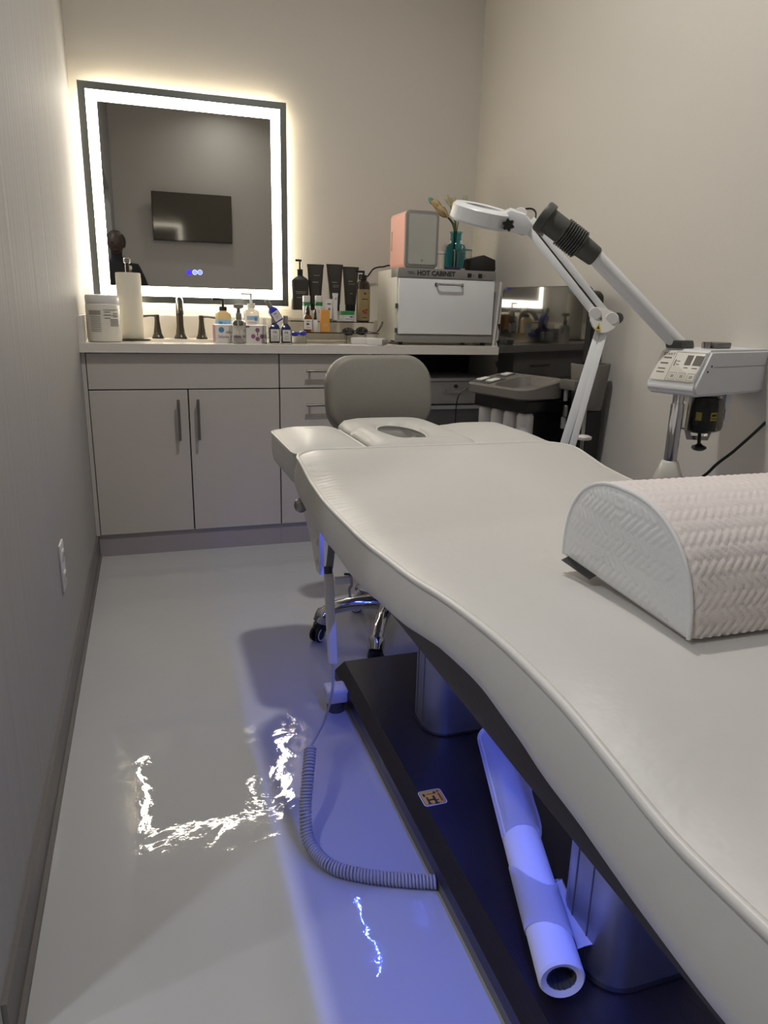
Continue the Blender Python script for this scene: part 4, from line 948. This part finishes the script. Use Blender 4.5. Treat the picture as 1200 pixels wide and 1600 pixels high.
obj('spring_cable', tube(new(), [J0+(J1-J0)*.08, J0+(J1-J0)*.5, J0+(J1-J0)*.95], .0025, 6), M_darkg, t)
# elbow joint
def disc(c, r, h, m, name, parent, n=28, ax=None):
    ax = tow if ax is None else ax
    return obj(name, lathe(new(), [(r*.96, -h/2), (r, -h/2+.003), (r, h/2-.003), (r*.9, h/2)], c, n, ax), m, parent)
e1, e2, e3 = D(931, 488), D(954, 505), D(938, 517)
def plate(pts, th, m, name, parent):
    bm = new(); ringstrip(bm, [[p-tow*th/2 for p in pts], [p+tow*th/2 for p in pts]], True, True, True)
    bmesh.ops.bevel(bm, geom=bm.edges[:], offset=.003, segments=2, affect='EDGES'); return obj(name, bm, m, parent)
ep = [D(px, py) for px, py in ((921, 500), (925, 486), (936, 480), (952, 484), (966, 492), (968, 505), (958, 514), (950, 520), (936, 522), (926, 512))]
el = plate(ep, .045, M_white, 'elbow_plate', t)
disc(D(930, 490), .020, .056, M_white, 'elbow_cap', el); disc(D(956, 498), .020, .056, M_white, 'elbow_cap', el)
disc(D(965, 497, LD+.02), .018, .03, M_darkg, 'elbow_pulley', el)
obj('elbow_screw', lathe(new(), [(.004, 0), (.004, .003)], D(939, 498)+tow*.0225, 12, tow), M_nick, el)
tri = [D(px, py, LD-.024) for px, py in ((929.5, 515), (939, 517.5), (936.5, 503.5))]
bm = new(); ringstrip(bm, [tri, [p+tow*.0006 for p in tri]], True, True, True); wl = obj('warning_triangle', bm, M_yel, el, smooth=False)
cc = (tri[0]+tri[1]+tri[2])/3; tr2 = [cc+(p-cc)*.45+tow*.0008 for p in tri]; bm = new(); ringstrip(bm, [tr2, [p+tow*.0004 for p in tr2]], True, True, True); obj('warning_mark', bm, M_inkb, wl, smooth=False)
# lamp head: ring with lens, bracket, knob
hcen = D(752, 335); xa_ = (D(800, 353)-D(706, 326)).normalized(); upg = Vector((0, 0, 1)); 
nh = (upg - xa_*upg.dot(xa_)).normalized(); nh = (nh+tow*.23).normalized(); xa_ = (xa_-nh*xa_.dot(nh)).normalized(); ya_ = nh.cross(xa_)
HM = Matrix(((xa_.x, ya_.x, nh.x, hcen.x), (xa_.y, ya_.y, nh.y, hcen.y), (xa_.z, ya_.z, nh.z, hcen.z), (0, 0, 0, 1)))
RO, RI = .096, .060
bm = lathe(new(), [(RI, .022), (RI+.006, .026), (RO-.008, .024), (RO, .016), (RO+.002, -.022), (RO-.006, -.030), (RI+.004, -.030), (RI, -.022), (RI, .022)], (0, 0, 0), 48, cap=False)
hd = obj('lamp_ring', bm, M_whitep, t, mtx=HM, angle=40)
obj('lens', lathe(new(), [(.0, -.006), (RI*.6, -.004), (RI+.001, 0), (RI*.6, .006), (.0, .009)], (0, 0, 0), 40, cap=False), M_glass, hd, mtx=HM)
obj('head_block', mslab([(RO-.028, -.030), (RO+.060, -.026), (RO+.066, .010), (RO+.040, .032), (RO-.010, .036), (RO-.028, .022)], -.042, .042, .005), M_whitep, hd, mtx=HM, angle=30)
kc = D(795, 352, LD-.06)
bm = new(); k_u = tow.orthogonal().normalized(); k_v = tow.cross(k_u)
ringstrip(bm, [[kc+tow*h_+(k_u*math.cos(q)+k_v*math.sin(q))*f_*(.0165+.0028*math.cos(6*q)) for q in [2*PI*i/48 for i in range(48)]] for h_, f_ in ((-.01, .6), (0, .95), (.003, 1), (.014, 1), (.018, .85))], True, True, True)
ks = obj('black_knob', bm, M_black, hd)
obj('knob_stem', rod(kc-tow*.004, kc-tow*.045, .006, 10), M_nick, ks)
for dx in (-6, 6): disc(D(815+dx*.2, 346+dx*1.6), .022, .034, M_white, 'wrist_cap', t)
plate([D(px, py) for px, py in ((802, 338), (818, 333), (828, 340), (826, 362), (812, 366), (804, 360))], .030, M_white, 'wrist_plate', t)
cb = [D(px, py, LD+.05) for px, py in ((812, 338), (818, 328), (830, 326), (837, 332), (836, 345))]
obj('black_cable', tube(new(), spline(cb, 6), .003, 6), M_black, t)
# post and base, small white disc on a thin rod beside the arm
obj('post', rod((foot.x, foot.y, .05), J2+Vector((0, 0, -.02)), .016, 14), M_whitep, t)
obj('star_base', lathe(new(), [(.11, 0), (.115, .01), (.10, .035), (.03, .06), (.02, .09)], (foot.x, foot.y, 0), 36), M_whitep, t)
rc = D(911, 684, 2.45); t = thing('hanging_disc_stand', 'thin pale rod with flat white disc beside the lamp arm', 'rod stand', (rc.x, rc.y, 0))
obj('rod', rod((rc.x, rc.y, .012), D(915, 635, 2.45), .006, 10), M_grey2, t); obj('disc', lathe(new(), [(.024, -.006), (.029, -.003), (.029, .004), (.02, .008)], rc, 24), M_white, t); obj('foot', cyl((rc.x, rc.y, 0), .03, .012, 24, bev=.003), M_black, t)

# ------------------------------------------------------------------ facial steamer
u_, v_ = Vector((.952, .306, 0)), Vector((.306, -.952, 0)); TL = dep(1035, 543, 2.02)
t = thing('facial_steamer', 'white facial steamer with slanted control panel, jar and grey nozzle arm', 'steamer', (TL.x+.05, TL.y-.06, 0))
SM_ = Matrix(((u_.x, v_.x, 0, TL.x), (u_.y, v_.y, 0, TL.y), (0, 0, 1, TL.z), (0, 0, 0, 1)))   # local x back along the box, y across towards the viewer, z up
BW, HS = .150, .122
PR = [(0, 0), (-.058, -.092), (-.056, -.112), (-.044, -HS), (.42, -HS), (.42, -.006), (.414, 0)]
def yprism(prof, y0, y1, b):
    bm = new(); ringstrip(bm, [[(x, y0, z) for x, z in prof], [(x, y1, z) for x, z in prof]], True, True, True)
    if b: bmesh.ops.bevel(bm, geom=bm.edges[:], offset=b, segments=3, affect='EDGES')
    return bm
bd = obj('housing', yprism(PR, 0, BW, .007), M_whitep, t, mtx=SM_, angle=40)
obj('housing_seam', bx(.02, .42, BW-.0003, BW+.0006, -.046, -.0445), M_grey2, bd, mtx=SM_, smooth=False)
for x, z in ((.008, -.042), (-.008, -.056)): obj('screw', cyl((x, BW-.0005, z), .003, .0015, 10, (0, 1, 0)), M_black, bd, mtx=SM_)
# panel plane
po, pd = Vector((0, 0, 0)), Vector((-.058, 0, -.092)); L_ = pd.length
pu = -pd.normalized(); PM = SM_ @ Matrix(((0, pu.x, -pu.z, -.0003), (1, 0, 0, 0), (0, pu.z, pu.x, .0002), (0, 0, 0, 1)))     # x across, y up the slope
pn = obj('control_panel', rslab(rrect(.010, BW-.012, -L_+.008, -.008, .006), 0, .0012, .0003), M_offw, bd, mtx=PM)
def pbox(*rs, m=M_inkb, nm='panel_print'):
    bm = new()
    for x0, x1, y0, y1 in rs: box(bm, BW*x0, BW*x1, -L_*y1, -L_*y0, .0012, .0016)
    return obj(nm, bm, m, bd, mtx=PM, smooth=False)
pbox((.60, .72, .18, .46), (.76, .92, .18, .46), m=M_grey, nm='display_window')
pbox((.36, .95, .10, .108), (.36, .95, .91, .918), (.36, .366, .10, .91), (.944, .95, .10, .91), m=M_ink)
pbox((.14, .30, .26, .30), (.12, .28, .42, .46), (.12, .27, .58, .61), (.12, .28, .68, .71), (.62, .70, .52, .545), (.78, .88, .52, .545), m=M_ink)
for a in (.40, .58, .77): pbox((a, a+.14, .68, .69), (a, a+.14, .87, .88), (a, a+.005, .68, .88), (a+.135, a+.14, .68, .88), (a+.04, a+.10, .74, .82), m=M_inkw, nm='panel_button')
pbox((.40, .42, .32, .50), (.44, .50, .35, .37), (.44, .50, .44, .46), m=M_ink)
text('lettering', 'START', .012, PM @ Matrix.Translation((BW*.22, -L_*.18, .0013)), M_ink, bd)
# top parts
obj('filler_cap', obox(SM_ @ Vector((.125, .04, 0)), u_*.075, v_*.05, Vector((0, 0, .017)), .004), M_grey, t)
obj('filler_knob', cyl(tuple(SM_ @ Vector((.112, .065, 0))), .012, .018, 16), M_nick, t)
# tube and nozzle: towards the bed
q0, q1 = SM_ @ Vector((.030, .035, .004)), dep(931, 402, 1.95); dq = (q1-q0).normalized()
obj('tube_wedge', plate_ := obox(q0-u_*.030-v_*.026-Vector((0, 0, .004)), u_*.062, v_*.052, Vector((-.006, 0, .022)), .004), M_darkg, t)
obj('steam_tube', rod(q0+dq*.005, q1+dq*.03, .0215, 24), M_whitep, t)
q2 = dep(896, 375, 1.94); dn = (q2-q1).normalized()
obj('connector', lathe(new(), [(.0235, 0), (.0265, .004), (.030, .065), (.029, .07)], q1, 24, dn), M_darkg, t)
bl = obj('bellows', lathe(new(), sum([[(.0385, .055+.0072*k), (.0385, .0585+.0072*k), (.029, .0595+.0072*k), (.029, .0615+.0072*k)] for k in range(9)], [(.029, .05)]), q1, 28, dn), M_darkg, t, angle=30)
q3 = q1+dn*.112; d3 = (dep(841, 332, 1.935)-q3).normalized(); ll = (dep(848, 337, 1.935)-q3).length
obj('nozzle', lathe(new(), [(.033, 0), (.033, ll-.020), (.041, ll-.019), (.042, ll-.002), (.039, ll+.004), (.02, ll+.006)], q3, 28, d3), M_darkg, t, angle=35)
obj('nozzle_tab', obox(q3+d3*.05+Vector((-.012, 0, -.040)), d3*.028, Vector((.0, .012, 0)), Vector((0, 0, .012)), .002), M_grey2, t)
# pole, collar, foot
pc = dep(1047, 640, 2.02); pole_t = SM_ @ Vector((.0, .07, -HS)); px0 = dep(1042, 720, 2.02)
pb = Vector((pole_t.x-.004, pole_t.y, .0))
obj('inner_pole', cyl((pb.x+.004, pb.y, TL.z-HS-.03), .015, .032, 18), M_chrome, t)
obj('pole', cyl((pb.x+.004, pb.y, .66), .0175, TL.z-HS-.028-.66, 28), M_chrome, t)
obj('collar', lathe(new(), [(.042, .50), (.040, .615), (.031, .64), (.024, .66), (.02, .664)], (pb.x+.004, pb.y, 0), 24), M_offw, t)
obj('lower_pole', cyl((pb.x+.004, pb.y, .06), .024, .50, 20), M_whitep, t)
obj('foot', lathe(new(), [(.15, 0), (.155, .012), (.13, .04), (.035, .062)], (pb.x+.004, pb.y, 0), 36), M_whitep, t)
# jar in its clamp bracket
jc = SM_ @ Vector((.115, .075, 0)); jz = TL.z-HS
ub = obj('clamp_bracket', tube(new(), [jc-v_*.0+u_*-.055+Vector((0, 0, jz-jc.z)), jc+u_*-.058+Vector((0, 0, jz-jc.z-.105)), jc+u_*-.045+Vector((0, 0, jz-jc.z-.128)), jc+u_*.045+Vector((0, 0, jz-jc.z-.138)), jc+u_*.058+Vector((0, 0, jz-jc.z-.12)), jc+u_*.058+Vector((0, 0, jz-jc.z))], .0085, 4), M_nick, t, angle=30)
jb = (jc.x, jc.y, jz-.110)
obj('glass_jar', lathe(new(), [(.050, 0), (.060, .006), (.063, .018), (.062, .075), (.054, .092), (.046, .098), (.046, .110)], jb, 36), M_glass, t)
obj('jar_guard', lathe(new(), [(.030, -.004), (.034, 0), (.034, .095), (.030, .10)], (jc.x-.012, jc.y-.02, jz-.108), 10), M_black, t)
gp = Vector((jc.x-.012, jc.y-.02, 0))
obj('yellow_label', curved_patch((gp.x, gp.y), .0345, -.05, .75, jz-.075, jz-.052), M_yel, t); wrap_lines(t, (gp.x, gp.y), .0349, [(.05, .55, jz-.060, .006), (.0, .65, jz-.069, .002)], M_inkb)
obj('yellow_label', curved_patch((gp.x, gp.y), .0345, -1.2, -.75, jz-.075, jz-.052), M_yel, t)
obj('jar_print', curved_patch((jc.x, jc.y), .0636, .75, 1.15, jz-.075, jz-.045), M_red, t)
obj('clamp_screw', rod((gp.x, gp.y, jz-.113), (gp.x+.004, gp.y, jz-.160), .005, 10), M_black, t)
obj('clamp_knob', lathe(new(), [(.006, .0), (.010, -.004), (.020, -.008), (.0215, -.014), (.014, -.020), (.005, -.022)], (gp.x+.004, gp.y, jz-.145), 9), M_black, t)
obj('heater_flange', cyl((jc.x, jc.y, jz-.006), .056, .006, 28), M_nick, t); obj('rear_strut', bx(jc.x+.075, jc.x+.095, jc.y-.008, jc.y+.008, jz-.085, jz), M_whitep, t, smooth=False)
pc_ = [dep(px, py, d_) for px, py, d_ in ((1290, 560, 2.1), (1240, 610, 2.1), (1200, 656, 2.1), (1150, 702, 2.1), (1110, 735, 2.12), (1070, 790, 2.15))]+[Vector((1.72, -1.42, .03)), Vector((1.70, -1.2, .006)), Vector((1.9, -1.0, .006))]
obj('power_cord', tube(new(), spline(pc_, 8), .0045, 8), M_black, t)

# ------------------------------------------------------------------ behind the camera: television, photographer
TVa, TVb = (.409, 2.295), (1.295, 1.778)
t = thing('television', 'dark flat television on the opposite wall, seen in the mirror', 'television', (.852, YR, 1.78))
TC = Vector((.852, YR+.085, 2.036)); TW, TH = .886, .517
TM = Matrix.Translation(TC) @ Matrix.Rotation(.007, 4, 'Z') @ Matrix.Rotation(-.050, 4, 'X')     # local x right, y towards the room, z up
obj('wall_mount', bx(.70, 1.0, YR, YR+.065, 1.92, 2.16), M_black, t, smooth=False)
obj('cabinet', rbox(-TW/2, TW/2, -.035, 0, -TH/2, TH/2, .004), M_black, t, mtx=TM); obj('screen', bx(-TW/2+.006, TW/2-.006, -.001, .0012, -TH/2+.010, TH/2-.006), M_tv, t, smooth=False, mtx=TM)
obj('logo_bar', bx(-.014, .014, -.004, .002, -TH/2-.006, -TH/2), M_grey2, t, smooth=False, mtx=TM)

def skin(name, V, E, Rr, m, parent, sub=2, root=0):
    me = bpy.data.meshes.new(name); me.from_pydata([tuple(v) for v in V], E, []); me.update()
    o = bpy.data.objects.new(name, me); COL.objects.link(o)
    md = o.modifiers.new('s', 'SKIN'); md.use_smooth_shade = True; md.use_x_symmetry = False
    for i, r in enumerate(Rr): 
        rr = r if isinstance(r, tuple) else (r, r); me.skin_vertices[0].data[i].radius = rr; me.skin_vertices[0].data[i].use_root = (i == root)
    s = o.modifiers.new('d', 'SUBSURF'); s.levels = s.render_levels = sub
    dg = bpy.context.evaluated_depsgraph_get(); me2 = bpy.data.meshes.new_from_object(o.evaluated_get(dg)); me2.name = name
    bpy.data.objects.remove(o); me2.materials.clear(); me2.materials.append(m)
    for p in me2.polygons: p.use_smooth = True
    me2.transform(Matrix.Translation(-world_of(parent))); o = bpy.data.objects.new(name, me2); COL.objects.link(o); o.parent = parent; return o
hx, hy = .035, -3.50
per = thing('person', 'person in dark clothes taking the photo, reflected at the mirror edge', 'person', (hx, hy, 0))
ph = CAM+Vector((0, -.014, -.03))
V = [(hx, hy, .92), (hx, hy, 1.12), (hx, hy+.01, 1.34), (hx, hy, 1.45), (hx, hy+.005, 1.53), (hx, hy+.01, 1.60), (hx, hy+.01, 1.67),
     (hx-.17, hy, 1.40), (hx-.20, hy+.03, 1.12), (hx+.06, hy+.20, 1.02), (ph.x-.075, ph.y-.03, ph.z-.02),
     (hx+.17, hy, 1.40), (hx+.27, hy+.02, 1.12), (hx+.27, hy+.20, 1.02), (ph.x+.06, ph.y-.06, ph.z-.03),
     (hx-.09, hy, .86), (hx-.10, hy+.02, .48), (hx-.10, hy-.01, .10), (hx-.10, hy+.10, .035),
     (hx+.09, hy, .86), (hx+.10, hy+.02, .48), (hx+.10, hy-.01, .10), (hx+.10, hy+.10, .035)]
E_ = [(0, 1), (1, 2), (2, 3), (3, 4), (4, 5), (5, 6), (2, 7), (7, 8), (8, 9), (9, 10), (2, 11), (11, 12), (12, 13), (13, 14), (0, 15), (15, 16), (16, 17), (17, 18), (0, 19), (19, 20), (20, 21), (21, 22)]
RR = [(.15, .11), (.13, .10), (.16, .11), .06, .052, (.068, .085), (.065, .08), .06, .048, .04, .026, .06, .048, .04, .026, .09, .06, .045, .035, .09, .06, .045, .035]
body = skin('body', V, E_, RR, M_shirt, per)
# head with face
def blob(c, rx, ry, rz, n=24, k=16, fn=None):
    bm = new(); bmesh.ops.create_uvsphere(bm, u_segments=n, v_segments=k, radius=1)
    for v in bm.verts:
        p = v.co.copy(); q = Vector((p.x*rx, p.y*ry, p.z*rz))
        if fn: q = fn(p, q)
        v.co = q+Vector(c)
    return bm
hc_ = (hx, hy+.015, 1.618)
def hf(p, q):
    if p.z < 0: q.x *= 1+.28*p.z; q.y *= 1+.10*p.z
    if p.y > .6 and abs(p.x) < .25 and -.35 < p.z < .1: q.y += .018*(1-abs(p.x)/.25)*(1-abs(p.z+.15)/.3 if abs(p.z+.15) < .3 else 0)
    return q
obj('face', blob(hc_, .074, .092, .115, 32, 24, hf), M_skin, per, angle=80)
for s in (-1, 1):
    obj('ear', blob((hx+s*.076, hy+.01, 1.615), .010, .020, .030, 12, 8), M_skin, per, angle=80)
    e = obj('eye', blob((hx+s*.030, hy+.097, 1.628), .013, .008, .008, 12, 8), M_skin, per, angle=80); obj('iris', blob((hx+s*.030, hy+.103, 1.628), .005, .004, .006, 10, 8), M_black, e, angle=80)
obj('mouth', blob((hx, hy+.092, 1.560), .024, .008, .008, 14, 8), mat('lips', '#5a3028', .5), per, angle=80)
obj('hair', blob((hx, hy-.008, 1.640), .092, .102, .105, 32, 20, lambda p, q: Vector((q.x, q.y*(1 if p.y < .2 else .70), q.z if p.z > -.5 else q.z*.8))), M_hair, per, angle=80)
for s in (-1, 1):
    wr = Vector((ph.x+s*(.065), ph.y-.045, ph.z-.03)); V = [wr, wr+Vector((-s*.005, .02, .03))]; E_ = [(0, 1)]; RR = [.024, .028]
    for k in range(4):
        b_ = len(V); base = wr+Vector((s*.004, .024, -.004+.018*k)); V += [base, base+Vector((-s*.012, .016, .004)), base+Vector((-s*.036, .006, .006)), base+Vector((-s*.05, -.002, .006))]
        E_ += [(1, b_), (b_, b_+1), (b_+1, b_+2), (b_+2, b_+3)]; RR += [.010, .009, .0085, .0075]
    b_ = len(V); V += [wr+Vector((-s*.022, -.004, .03)), wr+Vector((-s*.04, -.008, .05)), wr+Vector((-s*.055, -.006, .06))]; E_ += [(1, b_), (b_, b_+1), (b_+1, b_+2)]; RR += [.012, .010, .008]
    skin('hand', V, E_, RR, M_skin, per, 1)
pb_ = rslab(rrect(-.037, .037, -.075, .075, .01), -.004, .004, .0015)
PMx = cam_o.matrix_world.copy(); PMx.translation = CAM-CF*.008-CR*.02+CD*.05
tag(obj('phone', pb_, M_black, mtx=PMx), 'black phone held by the person taking the photo', 'phone')
